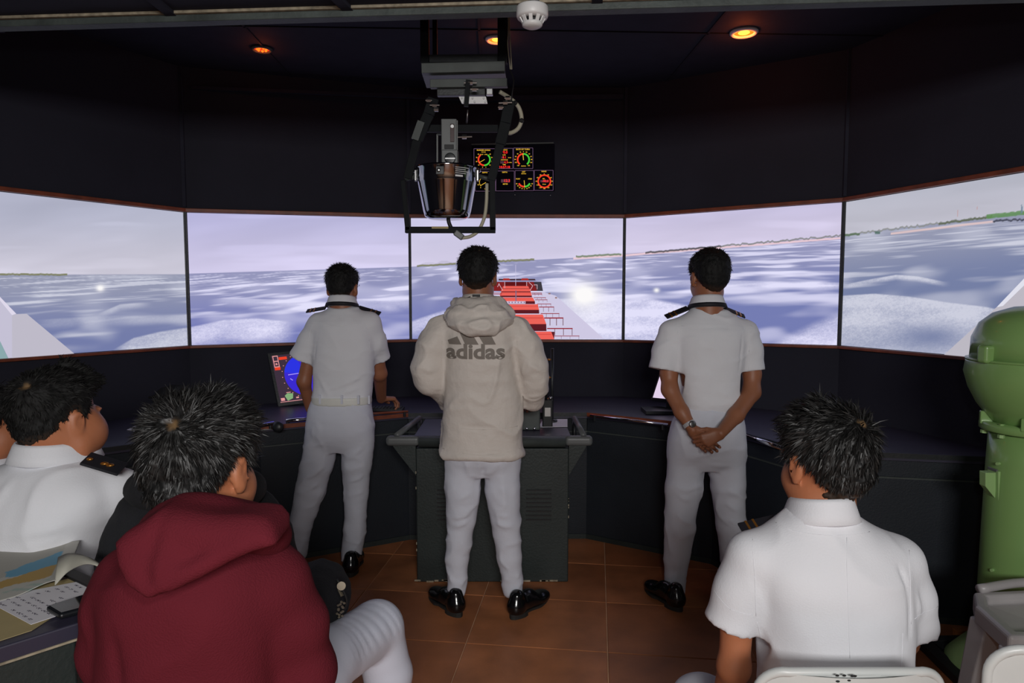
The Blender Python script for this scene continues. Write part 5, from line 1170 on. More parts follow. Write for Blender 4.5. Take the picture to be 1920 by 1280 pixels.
def person(sp):
    Y0 = sp['Y']; mp = Y0 / FPX
    K = lambda x, y, dy=0.0: P(x, y, Y0 + dy)
    root = thing('person', sp['label'], 'person', (K(sp['head'][0], 900)[0], Y0, 0.0), sp.get('group'))
    hx, hy, yaw, pitch, hs = sp['head'][:5]; hdy = sp['head'][5] if len(sp['head']) > 5 else 0.02
    hc = K(hx, hy, hdy); R = hframe(yaw, pitch); neck = K(*sp['neck'])
    parts = []
    F = Field(sp.get('hh', .006)); head_prims(F, hc, R, hs, neck, sp.get('fat', 0), sp.get('nr', .056), sp.get('nose', 1.0)); F.add(cap(neck, neck - [0, 0, .05], .06, .075), .03); parts.append(F.mesh())
    tl = []
    for py, xl, xr, ry, *r in sp['torso']:
        dy = r[0] if r else 0; c = K((xl + xr) / 2, py, dy); tl.append((c, (xr - xl) / 2 * (Y0 + dy) / FPX, ry))
    F = Field(.014); tl2 = [(c, rx * .86, ry * .84) for c, rx, ry in tl]; F.add(loft(tl2, sp.get('yaw', 0)), .02)
    for lg in sp['legs']:
        pts = [P(x, y, yy) for x, y, yy, r in lg]; F.chain(pts, [max(r * p[2] / FPX * .74, .03) for (x, y, _, r), p in zip(lg, [(0, 0, q[2]) for q in lg])], .03)
    for ar in sp['arms']: F.chain([K(*ar[0][:3]), K(*ar[0][:2], ar[0][2])+[0,0,-.01]], [ar[0][3] * mp * .8] * 2, .03)
    parts.append(F.mesh())
    for ar, hd in zip(sp['arms'], sp.get('hands', [None, None])):
        F = Field(.0055); pts = [K(*q[:3]) for q in ar]; F.chain(pts, [q[3] * mp for q in ar], .02)
        if len(pts) > 3: pass
        parts.append(F.mesh())
        F = Field(.0038); wr = pts[-1]; bd = pts[-1] - pts[-2]; bd /= np.linalg.norm(bd)
        F.chain([wr - bd * .06, wr], [ar[-1][3] * mp * 1.05, ar[-1][3] * mp * .96], .012)
        if hd: hand(F, wr, **hd)
        else: hand(F, wr, bd, [0, 0, 1.0] if abs(bd[2]) < .8 else [1.0, 0, 0], 1)
        parts.append(F.mesh())
    V, Fc = joinm(parts); mobj('body', V, Fc, sp.get('skin', M['skin']), root, smooth=True)
    for sx in (-1, 1):
        e = hc + R @ (np.array([sx * .031, .0735, .006]) * hs); eo = MB().ball(e, .0125 * hs, 14).build('eye', M['eye'], root, smooth=True); MB().ball(e + R @ np.array([0, .0085, 0]) * hs, .0062 * hs, 10).build('iris', M['iris'], eo, smooth=True)
    hair(root, hc, R, hs, **sp.get('hair', {}))
    # ---- upper garment
    F = Field(sp.get('sh', .008)); F.add(loft(tl, sp.get('yaw', 0)), .02)
    n0 = K(*sp['neck'])
    for sl in sp['sleeves']:
        pts = [K(*q[:3]) for q in sl]; rs = [q[3] * mp for q in sl]
        F.add(cap(n0 + (pts[0] - n0) * .25 + [0, 0, -.035], pts[0] + [0, 0, -.004], .045, rs[0] * .92), .05)
        F.chain(pts, rs, .035)
    for ex in sp.get('xadd', []): F.add(ex[0], ex[1])
    if not sp.get('long'):
        for sl in sp['sleeves']:      # clean hem: carve away beyond the last point
            p, q = K(*sl[-2][:3]), K(*sl[-1][:3]); d = (q - p) / np.linalg.norm(q - p); r = sl[-1][3] * mp
            F.sub(cap(q + d * (r * 1.0 + .004), q + d * (r * 1.0 + .05), r * 1.25, r * 1.4), .003) if False else None
            def mk(q=q, d=d, r=r):
                def f(Q): 
                    v = Q - q; a = v @ d; rad = np.linalg.norm(v - a[..., None] * d, axis=-1); return np.maximum(-(a - 0.0), rad - r * 1.7)
                return f, q - r * 2.6, q + r * 2.6
            F.sub(mk(), .002)
            def mk2(q=q, d=d, r=r):
                def f(Q): 
                    v = Q - q; a = v @ d; rad = np.linalg.norm(v - a[..., None] * d, axis=-1); return np.maximum(np.maximum(-(a + .03), rad - (r - .009)), a - .02)
                return f, q - r * 2, q + r * 2
    dl = [sp.get('ufold', folds(1, .004, (7, 7, 11), .002))] + ([creases([(K(*a), K(*b), wd, am) for a, b, wd, am in sp['ucre']])] if 'ucre' in sp else [])
    V, Fc = F.mesh(lambda V: sum(g_(V) for g_ in dl)); up = mobj(sp.get('uname', 'shirt'), V, Fc, sp.get('umat', M['white']), root, smooth=True)
    sp['_up'] = (V, Fc, up)
    # ---- trousers
    F = Field(sp.get('th', .009))
    if 'hips' in sp:
        F.add(loft([(K((xl + xr) / 2, py, 0), (xr - xl) / 2 * mp, ry) for py, xl, xr, ry in sp['hips']]), .02)
    for lg in sp['legs']:
        F.chain([P(x, y, yy) for x, y, yy, r in lg], [r * yy / FPX for x, y, yy, r in lg], .012)
        if sp.get('standing'): 
            x, y, yy, r = lg[-1]; q = P(x, y, yy); F.sub((lambda Q, q=q: np.maximum(Q[..., 2] - (q[2] - .03), np.linalg.norm(Q[..., :2] - q[:2], axis=-1) - .12), q - [.12, .12, .2], q + [.12, .12, 0]), .002)
    dl2 = [sp.get('tfold', folds(sp['Y'] * 3.7, .006, (7, 7, 9), .002, rg=.006, rf=(7, 7, 6)))] + ([creases([(K(*a), K(*b), wd, am) for a, b, wd, am in sp['tcre']])] if 'tcre' in sp else [])
    V, Fc = F.mesh(lambda V: sum(g_(V) for g_ in dl2)); mobj('trousers', V, Fc, sp.get('tmat', M['trous']), root, smooth=True)
    for sh in sp.get('shoes', []): shoe(root, *sh)
    # ---- collar
    if 'collar' in sp:
        x0, x1, yt, yb, cdy, tilt = sp['collar'][:6]; c = K((x0 + x1) / 2, yb, cdy); rx = (x1 - x0) / 2 * mp; hgt = (yb - yt) * mp; cyaw = math.radians(sp['collar'][6]) if len(sp['collar']) > 6 else 0
        ry = rx * 1.08
        ring('collar', c, rx * .84, ry * .84, [(-.004, hgt), (.001, hgt * 1.03), (.006, hgt * .85), (.014, hgt * .35), (.021, -.004), (.017, -.007), (.006, -.012), (.002, -.010)], sp.get('umat', M['white']), root, tilt, cyaw, 56, .12)
        if sp.get('strap'): ring('neck_strap', c, rx * .86, ry * .86, [(.010, .010), (.018, .008), (.024, -.010), (.012, -.012)], M['epau'], root, tilt * 1.0, cyaw, 48, .3)
    for ep in sp.get('epaulets', []):
        a, b = K(*ep[0]), K(*ep[1]); wd = ep[2] if len(ep) > 2 else .045
        o = MB().bar(a, b, wd, .007, up=(0, -.35, 1)).build('epaulette', M['epau'], root, bevel=.002)
        if len(ep) > 3:
            dd = b - a; u = np.cross(dd, [0, 1, 0]); u /= np.linalg.norm(u); u = u if u[2] > 0 else -u; nrm = np.cross(dd, np.array([0, 1.0, 0])); 
            for t_, r_ in ((.16, .008), (.55, .010), (.70, .010)): MB().ball(a + dd * t_ + np.array([0, -.006, .004]), (r_, r_ * .8, .004), 10).build('gold_button', M['gold'], o, smooth=True)
        else:
            for t_ in (.55, .75): MB().bar(a + (b - a) * t_, a + (b - a) * (t_ + .06), wd * 1.01, .0085, up=(0, -.35, 1)).build('gold_stripe', M['gold'], o)
    return root, K, mp
def zz(y, Y): return P(960, y, Y)[2]

def seam(sp, root, K, lines, name='seam', m=None, r=.0007):
    V, Fc, _ = sp['_up']; bv = BVHTree.FromPolygons(V.tolist(), [tuple(int(i) for i in f) for f in Fc])
    for ln in lines:
        pts = []
        for (x0, y0), (x1, y1) in zip(ln[:-1], ln[1:]):
            for k in range(9):
                t = k / 8; p = K(x0 + (x1 - x0) * t, y0 + (y1 - y0) * t, -.12); h = bv.ray_cast(Vector((p[0] * .5, p[1] - .6, p[2])), Vector((p[0] * .5, .6, 0)).normalized())
                if h[0] is not None: pts.append(np.array(h[0]) + np.array([0, -.0002, 0]))
        if len(pts) > 3: MB().tube(pts, r, 6).build(name, m or sp.get('umat', M['white']), root, smooth=True)
# ---------------------------------------------------------------- centre man in jacket
YC_ = 3.12
sc = dict(Y=YC_, label='man standing at the centre console in a cream hooded windbreaker and white trousers', head=(896, 519, 0, 4, 1.0, .03), neck=(897, 575, 0.0), nr=.058,
    torso=[(854, 826, 983, .122), (847, 823, 985, .132), (838, 825, 983, .126), (800, 827, 981, .122), (760, 829, 979, .118), (720, 832, 975, .125), (690, 834, 971, .13), (650, 833, 968, .13), (622, 832, 969, .122), (603, 838, 962, .10), (588, 852, 946, .08), (574, 868, 926, .06)],
    arms=[[(820, 615, 0, 16), (801, 700, 0, 14), (838, 752, .16, 10)], [(973, 620, 0, 16), (1000, 700, 0, 14), (996, 742, .30, 10)]],
    sleeves=[[(826, 619, 0, 25), (812, 650, -.01, 27), (803, 688, -.02, 26), (806, 715, -.01, 24), (840, 755, .13, 17)], [(970, 619, 0, 25), (988, 650, -.01, 27), (1000, 688, -.02, 26), (1003, 715, -.01, 23), (1001, 752, .05, 21)]], long=True,
    hands=[dict(d=(.6, .7, -.3), n=(0, -.3, 1), s=-1, curl=(40, 40, 30)), dict(d=(-.1, 1, -.2), n=(0, .2, 1), s=1, curl=(45, 45, 30))],
    legs=[[(870, 862, YC_, 34), (868, 915, YC_, 34), (866, 972, YC_, 27), (858, 1045, YC_, 22), (856, 1106, YC_, 18)], [(941, 862, YC_, 34), (942, 915, YC_, 34), (947, 972, YC_, 28), (956, 1045, YC_, 24), (962, 1105, YC_, 19)]],
    hips=[(810, 842, 968, .09), (835, 835, 976, .112), (858, 834, 977, .112), (878, 838, 974, .088), (890, 846, 966, .07)], standing=True, umat=M['jacket'], uname='windbreaker',
    shoes=[(Pz(864, 1158, 0), Pz(822, 1128, 0)), (Pz(958, 1162, 0), Pz(1006, 1134, 0))],
    hair=dict(top=.020, side=.014, back=.016, nstr=2600, slen=.016, sw=.0012, rough=.0025, lift=.8, spot=.005, zb=-.052, gloss=.3),
    ufold=folds(3, .005, (6, 6, 8), .005, (11, 11, 15), rg=.010, rf=(6, 6, 6)),
    ucre=[((842, 850, -.12), (975, 850, -.12), .008, -.004), ((832, 800, -.12), (975, 802, -.12), .010, -.004), ((838, 610, -.1), (832, 760, -.1), .012, -.007), ((962, 610, -.1), (980, 760, -.1), .012, -.007),
          ((785, 690, -.08), (825, 700, -.1), .010, .006), ((788, 720, -.05), (828, 730, -.05), .010, .006), ((985, 680, -.1), (1022, 700, -.08), .010, .007), ((985, 720, -.06), (1020, 716, -.06), .010, .007), ((985, 745, -.04), (1015, 738, -.04), .009, .006),
          ((860, 770, -.12), (835, 700, -.12), .014, .005), ((950, 770, -.12), (970, 690, -.12), .014, .005)],
    tcre=[((840, 925, -.10), (903, 893, -.10), .012, .008), ((841, 948, -.09), (900, 918, -.09), .012, .008), ((838, 975, -.07), (893, 962, -.07), .010, .010), ((842, 992, -.07), (890, 974, -.07), .010, .008), ((910, 905, -.1), (972, 935, -.1), .012, .008),
          ((913, 935, -.09), (975, 955, -.09), .012, .008), ((918, 965, -.08), (977, 972, -.08), .010, .010), ((922, 980, -.07), (977, 990, -.07), .010, .008), ((845, 1085, -.04), (872, 1095, -.04), .008, .006), ((948, 1085, -.04), (978, 1078, -.04), .008, .006), ((905, 870, -.1), (905, 900, -.08), .012, -.012)])
rc, K, mp = person(sc)
# hood lying on the shoulders
F = Field(.006)
F.add(ell(K(897, 594, -.115), (.140, .050, .064)), .03).add(ell(K(897, 578, -.04), (.118, .085, .048)), .03)
ctl = [K(846, 586, -.01), K(852, 600, -.09), K(880, 612, -.145), K(916, 612, -.145), K(943, 599, -.09), K(950, 585, -.01)]
cp = curve_pts(ctl, 4); F.chain(cp, [.028] * len(cp), .025); cp = curve_pts([K(856, 572, .03), K(866, 570, -.06), K(897, 572, -.10), K(930, 570, -.06), K(938, 572, .03)], 4); F.chain(cp, [.024] * len(cp), .02)
F.sub(cap(K(897, 540, .0), K(897, 577, -.0), .066, .070), .01)
cr_ = creases([(K(860, 590, -.15), K(935, 588, -.15), .007, -.010), (K(866, 606, -.17), K(930, 604, -.17), .007, -.010), (K(852, 580, -.12), K(880, 615, -.17), .007, -.007), (K(942, 582, -.12), (K(912, 614, -.17)), .007, -.007), (K(880, 575, -.13), K(925, 579, -.13), .006, .007)])
V, Fc = F.mesh(lambda V: .004 * fbm(V * [14, 14, 22], 2) + .009 * (ridge(V, (9, 9, 15), 4) - .3) + cr_(V)); hd = mobj('hood', V, Fc, M['jacket'], rc, smooth=True)
ring('collar', K(897, 566, .0), .067, .072, [(0, .028), (.005, .029), (.010, .0), (.010, -.02), (0, -.02)], M['jacket'], rc, .12, 0, 44, .2)
MB().box(K(893, 554, -.082), (.034, .004, .010)).build('collar_tag', M['rubber'], rc); MB().tube([K(868, 560, -.06), K(882, 556, -.078)], .002, 6).build('zip_tape', M['rubber'], rc)
seam(sc, rc, K, [[(826, 802), (905, 806), (980, 802)], [(824, 845), (905, 853), (984, 845)], [(832, 640), (830, 760)], [(969, 640), (977, 760)]], r=.0010)
Vj, Fj, _ = sc['_up']; BV = BVHTree.FromPolygons(Vj.tolist(), [tuple(int(i) for i in f) for f in Fj])
def stick(V, F, name, m, root, off=.003, y0=2.5):
    out = []
    for v in V:
        h = BV.ray_cast(Vector((v[0], y0, v[2])), Vector((0, 1, 0))); y = h[0].y if h[0] is not None else YC_ - .12
        out.append([v[0], y - off, v[2]])
    return mobj(name, out, F, m, root)
TV, TF = text_mesh('adidas', 1.0, 0.035); a = K(835, 673, -.12); b = K(947, 644, -.12)
x0, x1, z0, z1 = TV[:, 0].min(), TV[:, 0].max(), TV[:, 1].min(), TV[:, 1].max()
W3 = np.stack([a[0] + (TV[:, 0] - x0) / (x1 - x0) * (b[0] - a[0]), TV[:, 0] * 0, a[2] + (TV[:, 1] - z0) / (z1 - z0) * (b[2] - a[2])], 1); stick(W3, TF, 'jacket_lettering', M['logo'], rc, .0045)
lc = lambda x, y: K(780 + x / 4.925, 440 + y / 4.925, -.12)
mb = MB()
for q in ([(285, 975), (380, 938), (420, 1012), (300, 1012)], [(396, 890), (505, 890), (580, 1012), (456, 1012)], [(560, 900), (678, 895), (738, 1012), (628, 1012)]):
    q = [np.array(p, float) for p in q]; n = 7; o = mb.n; G = []
    for j in range(n):
        for i in range(n):
            u, v = i / (n - 1), j / (n - 1); p = (q[3] * (1 - u) + q[2] * u) * (1 - v) + (q[0] * (1 - u) + q[1] * u) * v; G.append(lc(*p))
    mb.add(G, [(j * n + i, j * n + i + 1, (j + 1) * n + i + 1, (j + 1) * n + i) for j in range(n - 1) for i in range(n - 1)])
stick(np.vstack(mb.V), mb.F, 'jacket_stripes', M['logo'], rc, .0045)

# ---------------------------------------------------------------- left standing officer
YL = 3.64
sl_ = dict(Y=YL, label='officer in white uniform standing left, one hand on the console beside the radar', head=(642, 541, 0, 8, .95, .05), neck=(642, 575, .02), nr=.054,
    torso=[(760, 588, 694, .10), (742, 586, 697, .105), (720, 588, 699, .105), (690, 587, 702, .112), (655, 586, 704, .115), (625, 587, 703, .112), (603, 592, 696, .10), (590, 603, 684, .08), (578, 618, 668, .06)],
    arms=[[(594, 606, 0, 13), (570, 715, .0, 12.5), (581, 766, .10, 8.5)], [(697, 604, 0, 13), (712, 700, .12, 13.5), (715, 747, .36, 10)]],
    sleeves=[[(596, 606, 0, 17), (580, 640, 0, 19), (564, 673, 0, 23)], [(694, 604, 0, 17), (706, 640, .03, 17), (716, 672, .08, 16.5)]],
    hands=[dict(d=(.25, .5, -.8), n=(-.7, -.5, -.3), s=-1, curl=(15, 20, 10)), dict(d=(.75, .65, -.12), n=(0, .05, 1), s=1, curl=(38, 40, 25), thumb=40)],
    legs=[[(604, 822, YL, 32), (594, 872, YL, 30), (582, 918, YL, 27), (564, 980, YL, 22), (556, 1036, YL, 20)], [(670, 822, YL, 31), (669, 872, YL, 28), (669, 925, YL, 23), (666, 985, YL, 21), (659, 1040, YL, 21)]],
    hips=[(741, 587, 696, .105), (762, 580, 698, .115), (790, 574, 701, .122), (812, 573, 700, .118), (832, 576, 697, .095), (846, 582, 692, .07)], standing=True,
    shoes=[(Pz(552, 1064, 0), Pz(538, 1040, 0)), (Pz(656, 1083, 0), Pz(668, 1050, 0))], collar=(615, 669, 556, 572, .02, .15), strap=True,
    epaulets=[((611, 577, .02), (575, 583, .02)), ((672, 576, .02), (713, 588, .02))],
    hair=dict(top=.020, side=.010, back=.012, nstr=2200, slen=.017, sw=.0012, lift=.9, spot=.004, rough=.003, gloss=.3),
    ucre=[((598, 738, -.1), (692, 702, -.1), .010, .006), ((606, 748, -.1), (696, 722, -.1), .008, .006), ((590, 700, -.1), (620, 745, -.1), .012, .005), ((600, 612, -.08), (590, 672, -.08), .007, -.006), ((692, 612, -.08), (702, 672, -.08), .007, -.006), ((600, 622, -.11), (690, 622, -.11), .005, -.002)],
    tcre=[((640, 780, -.1), (632, 850, -.06), .014, -.012), ((580, 800, -.1), (630, 790, -.11), .010, -.004), ((575, 845, -.09), (632, 815, -.1), .012, .006), ((570, 900, -.08), (612, 870, -.08), .012, .008), ((560, 925, -.07), (606, 905, -.08), .010, .008), ((650, 860, -.08), (697, 830, -.09), .012, .007), ((650, 905, -.07), (692, 890, -.07), .010, .007), ((650, 930, -.06), (690, 920, -.06), .010, .006), ((645, 1010, -.05), (678, 1020, -.05), .008, .008), ((545, 1005, -.05), (572, 1015, -.05), .008, .007), ((596, 950, -.07), (575, 1010, -.06), .008, .005)])
rl, K, mp = person(sl_)
seam(sl_, rl, K, [[(594, 606), (641, 612), (692, 606)], [(596, 610), (589, 640), (588, 672)], [(693, 610), (700, 640), (702, 668)]])
F = Field(.006); F.add(loft([(K(641, 756, 0), 56 * mp, .114), (K(641, 741, 0), 55.5 * mp, .114)]), .004); V, Fc = F.mesh(); mobj('belt', V, Fc, M['belt'], rl, smooth=True)
for x in (600, 641, 672, 692): MB().box(K(x, 749, -.114 if 610 < x < 680 else -.10), (.011, .010, .046)).build('belt_loop', M['trous'], rl, bevel=.001)

# ---------------------------------------------------------------- right standing officer
YR = 3.25
sr = dict(Y=YR, label='officer in white uniform standing right with hands clasped behind his back', head=(1329, 521, -6, 6, 1.02, .03), neck=(1328, 575, 0), nr=.057,
    torso=[(772, 1282, 1382, .10), (758, 1278, 1386, .108), (735, 1273, 1388, .112), (705, 1268, 1391, .118), (670, 1263, 1396, .12), (638, 1262, 1398, .118), (615, 1268, 1394, .105), (598, 1282, 1380, .085), (582, 1300, 1362, .06)],
    arms=[[(1257, 622, 0, 15), (1254, 700, -.01, 15.5), (1256, 730, -.04, 15), (1278, 772, -.11, 13), (1299, 806, -.165, 9.5)], [(1402, 622, 0, 15), (1410, 700, -.01, 16), (1409, 735, -.04, 16), (1380, 778, -.13, 14), (1351, 812, -.205, 10)]],
    sleeves=[[(1258, 622, 0, 20), (1250, 655, 0, 23), (1242, 693, -.01, 26)], [(1399, 622, 0, 20), (1406, 655, 0, 22), (1411, 695, -.01, 23)]],
    hands=[dict(d=(.70, -.04, -.71), n=(.0, 1, .0), s=-1, curl=(28, 42, 28), spread=4, thumb=55, size=.97), dict(d=(-.90, .05, -.44), n=(0, -1, 0.1), s=-1, curl=(32, 55, 30), spread=3, thumb=20, size=.97)],
    legs=[[(1286, 850, YR, 35), (1282, 910, YR, 34), (1274, 985, YR, 28), (1267, 1050, YR, 23), (1265, 1110, YR, 20)], [(1362, 850, YR, 35), (1366, 910, YR, 32), (1371, 985, YR, 27), (1376, 1050, YR, 23), (1378, 1108, YR, 20)]],
    hips=[(762, 1278, 1386, .105), (788, 1262, 1393, .118), (818, 1253, 1398, .128), (843, 1251, 1398, .122), (864, 1254, 1395, .098), (878, 1262, 1386, .07)], standing=True,
    shoes=[(Pz(1278, 1148, 0), Pz(1222, 1112, 0)), (Pz(1372, 1146, 0), Pz(1405, 1110, 0))], collar=(1294, 1357, 556, 574, .01, .15), strap=True,
    epaulets=[((1290, 577, .0), (1248, 594, .0)), ((1358, 577, .0), (1396, 593, .0))],
    hair=dict(top=.020, side=.012, back=.014, nstr=2600, slen=.014, sw=.0012, lift=.6, spot=.004, rough=.003, zb=-.065, gloss=.3),
    ucre=[((1266, 625, -.09), (1272, 700, -.1), .007, -.006), ((1394, 625, -.09), (1388, 700, -.1), .007, -.006), ((1330, 640, -.12), (1328, 750, -.11), .02, -.003), ((1285, 755, -.11), (1320, 735, -.12), .010, .004), ((1385, 750, -.11), (1350, 735, -.12), .010, .005), ((1270, 614, -.1), (1390, 614, -.1), .005, -.002)],
    tcre=[((1319, 830, -.1), (1319, 872, -.07), .014, -.012), ((1255, 900, -.08), (1310, 870, -.1), .010, -.004), ((1258, 925, -.08), (1305, 945, -.09), .012, .006), ((1256, 960, -.08), (1300, 985, -.07), .010, .007), ((1335, 900, -.09), (1392, 935, -.09), .012, .007), ((1345, 935, -.08), (1395, 965, -.08), .012, .008), ((1350, 970, -.07), (1395, 985, -.07), .010, .006), ((1330, 870, -.1), (1390, 880, -.1), .014, .005), ((1250, 1085, -.04), (1280, 1075, -.04), .008, .005)])
rr_, K, mp = person(sr)
seam(sr, rr_, K, [[(1268, 612), (1329, 618), (1394, 612)], [(1262, 622), (1266, 660), (1270, 700)], [(1396, 622), (1393, 660), (1390, 700)]])
a = K(1289, 790, -.145); b = K(1299, 806, -.165); d = (b - a) / np.linalg.norm(b - a); cw = (a + b) / 2 - d * .008
w_ = thing('wrist_watch', 'silver bracelet wrist watch on the clasped hands of the right standing officer', 'watch', cw)
up = np.cross(d, [0, 1, 0]); up /= np.linalg.norm(up)
for k in range(20):
    an = 2 * math.pi * k / 20; v = up * math.cos(an) * .0275 + np.cross(d, up) * math.sin(an) * .024; tv = -up * math.sin(an) + np.cross(d, up) * math.cos(an)
    MB().box(cw + v, (.0085, .004, .018), np.stack([tv, np.cross(d, tv), d], 1)).build('bracelet_link', M['silver'], w_, bevel=.0008)
MB().lathe([(.017, -.004), (.017, .004), (.014, .006)], cw + up * .010 + np.array([0, -.024, 0.0]), 20, axis=(0.3, -1, .2)).build('dial', M['steel'], w_, smooth=True)

# ---------------------------------------------------------------- seated officer, right
YS = 1.50
ss = dict(Y=YS, label='seated officer in white short-sleeved shirt on the folding chair at right', head=(1544, 868, -17, 6, 1.0, .03), neck=(1545, 965, .02), nr=.055, skin=M['skin2'], hh=.0055, sh=.0075,
    torso=[(1455, 1425, 1700, .14), (1380, 1428, 1698, .135), (1300, 1424, 1700, .125), (1240, 1420, 1703, .122), (1180, 1414, 1706, .125), (1120, 1406, 1704, .13), (1075, 1398, 1702, .128), (1040, 1400, 1692, .115), (1010, 1425, 1668, .095), (985, 1455, 1632, .075), (962, 1480, 1606, .06)],
    arms=[[(1408, 1040, 0, 32), (1382, 1160, -.01, 30), (1376, 1250, -.01, 29), (1350, 1340, .2, 24)], [(1684, 1050, 0, 30), (1706, 1120, .02, 26), (1694, 1200, .08, 26), (1640, 1290, .30, 22)]],
    sleeves=[[(1412, 1042, 0, 39), (1388, 1105, 0, 44), (1366, 1172, 0, 48)], [(1686, 1050, 0, 39), (1704, 1115, 0, 40), (1719, 1184, .01, 38)]],
    hands=[dict(d=(.3, .9, -.1), n=(0, 0, 1), s=-1), dict(d=(-.4, .9, -.1), n=(0, 0, 1), s=1)],
    legs=[[(1490, 1440, 1.52, 88), (1400, 1360, 1.74, 66), (1312, 1316, 1.86, 52), (1312, 1430, 1.90, 40), (1315, 1520, 1.92, 34)], [(1640, 1440, 1.52, 88), (1630, 1370, 1.74, 66), (1620, 1330, 1.90, 52), (1615, 1430, 1.92, 40), (1615, 1520, 1.95, 34)]],
    shoes=[(Pz(1318, 1540, 0) * [1, 1, 0], Pz(1310, 1420, 0) * [1, 1, 0]), (Pz(1600, 1540, 0) * [1, 1, 0], Pz(1590, 1420, 0) * [1, 1, 0])],
    collar=(1476, 1598, 930, 972, .01, .22, -8), epaulets=[((1456, 975, .04), (1388, 991, .04), .035)],
    hair=dict(top=.020, side=.008, back=.014, nstr=11000, slen=.030, sw=.0013, lift=.16, spot=.013, rough=.006, zb=-.056, whorl=(.012, -.088, .085), down=.9, fr=.01, gloss=1.3, rnd=.15, h=.0055),
    ufold=folds(8, .0035, (6, 6, 9), .0015, (9, 9, 7), rg=.004, rf=(5, 5, 4)),
    ucre=[((1395, 1006, -.09), (1700, 1020, -.09), .004, -.004), ((1586, 1020, -.14), (1590, 1240, -.13), .006, .0025), ((1416, 1050, -.09), (1418, 1185, -.1), .007, -.010), ((1692, 1060, -.09), (1706, 1190, -.1), .007, -.010), ((1425, 1135, -.13), (1500, 1128, -.13), .012, .004), ((1335, 1130, -.06), (1395, 1165, -.08), .014, .005), ((1375, 1080, -.08), (1390, 1150, -.09), .012, .006), ((1715, 1110, -.07), (1728, 1160, -.07), .010, .007), ((1440, 1190, -.12), (1436, 1260, -.12), .005, .004), ((1690, 1190, -.12), (1688, 1260, -.12), .005, .004)])
rs_, K, mp = person(ss)
seam(ss, rs_, K, [[(1395, 1008), (1480, 1018), (1600, 1018), (1700, 1022)], [(1584, 1022), (1590, 1120), (1594, 1230)], [(1416, 1195), (1424, 1262)], [(1692, 1190), (1690, 1262)], [(1404, 1020), (1412, 1100), (1414, 1180)], [(1694, 1030), (1704, 1100), (1706, 1180)], [(1330, 1148), (1365, 1172), (1408, 1178)], [(1712, 1174), (1750, 1170)]], r=.0006)

# ---------------------------------------------------------------- seated person in maroon hoodie
def pleat(V):          # short gathered pleats across the stretched thigh, and knee folds
    A = P(612, 1238, 1.62); B = P(704, 1180, 1.82); e = B - A; L = np.linalg.norm(e); e /= L; q = V - A; s_ = q @ e
    nrm = np.cross(e, [0, 0, 1.0]); nrm /= np.linalg.norm(nrm); lat = q @ np.cross(nrm, e) * 1.0
    up = q - s_[:, None] * e; ang = np.arctan2(up[:, 2], -up[:, 1])
    m = smst(-.03, .05, s_) * (1 - smst(L - .02, L + .05, s_)) * np.exp(-((ang - .9) / .75) ** 2) * (np.linalg.norm(up, axis=1) < .12)
    return m * .0030 * (np.abs(np.sin(s_ * 120 + 1.6 * np.sin(s_ * 23) + 2 * ang)) ** .7 - .5)
YM = 1.20
sm_ = dict(Y=YM, label='person in a maroon hoodie and white trousers seated nearest the camera', head=(385, 876, 15, 8, 1.0, .03), neck=(385, 975, .03), nr=.058, skin=M['skin2'], hh=.0055, sh=.0075,
    torso=[(1520, 220, 520, .16), (1420, 215, 525, .155), (1300, 205, 535, .145), (1220, 202, 540, .14), (1150, 203, 548, .14), (1095, 205, 550, .14), (1050, 228, 540, .125), (1015, 258, 515, .105), (985, 290, 480, .085), (960, 318, 452, .065)],
    arms=[[(240, 1075, 0, 40), (208, 1210, 0, 36), (300, 1340, .25, 26)], [(525, 1090, 0, 40), (565, 1270, .05, 36), (560, 1350, .30, 26)]],
    sleeves=[[(246, 1084, 0, 56), (222, 1145, .0, 58), (214, 1220, .0, 54), (290, 1330, .22, 42)], [(520, 1092, .0, 58), (548, 1165, .02, 58), (566, 1260, .04, 60), (560, 1345, .26, 42)]], long=True,
    hands=[dict(d=(.5, .8, 0), n=(0, 0, 1), s=-1), dict(d=(-.2, .9, 0), n=(0, 0, 1), s=1)],
    legs=[[(290, 1560, 1.25, 100), (320, 1440, 1.50, 75), (330, 1400, 1.66, 60), (335, 1480, 1.68, 46), (338, 1640, 1.70, 38)], [(440, 1500, 1.27, 96), (612, 1238, 1.62, 62), (704, 1180, 1.82, 53), (728, 1262, 1.83, 46), (726, 1380, 1.83, 40), (722, 1500, 1.83, 34)]],
    shoes=[((-.84, 1.62, 0), (-.84, 1.89, 0)), ((-.345, 1.76, 0), (-.32, 2.03, 0))],
    umat=M['maroon'], uname='hoodie', tmat=M['satin'], th=.007,
    hair=dict(top=.020, side=.009, back=.014, nstr=18000, slen=.022, sw=.0008, lift=.38, spot=.012, rough=.006, zb=-.072, whorl=(.016, -.097, .078), down=.45, gloss=1.2, rnd=.2, h=.0055, fr=.01),
    ufold=folds(12, .006, (4, 4, 6), .002, (8, 8, 5), rg=.006, rf=(4, 4, 3)),
    ucre=[((496, 1180, -.15), (490, 1340, -.15), .012, -.014), ((520, 1175, -.10), (604, 1128, -.04), .007, .006), ((162, 1120, -.03), (235, 1165, -.10), .007, .005), ((215, 1180, -.12), (235, 1330, -.13), .014, -.008), ((470, 1215, -.15), (500, 1300, -.15), .014, .006), ((230, 1120, -.14), (330, 1150, -.15), .02, .004)],
    tfold=lambda V: .003 * fbm(V * [6, 6, 8] + 5, 2) + pleat(V))
rm, K, mp = person(sm_)
hp = [(226, 1010), (230, 1050), (248, 1090), (289, 1115), (335, 1100), (385, 1074), (436, 1044), (485, 1024), (526, 1014), (524, 984), (506, 964), (480, 960), (420, 958), (340, 950), (310, 950), (282, 970), (248, 990)]
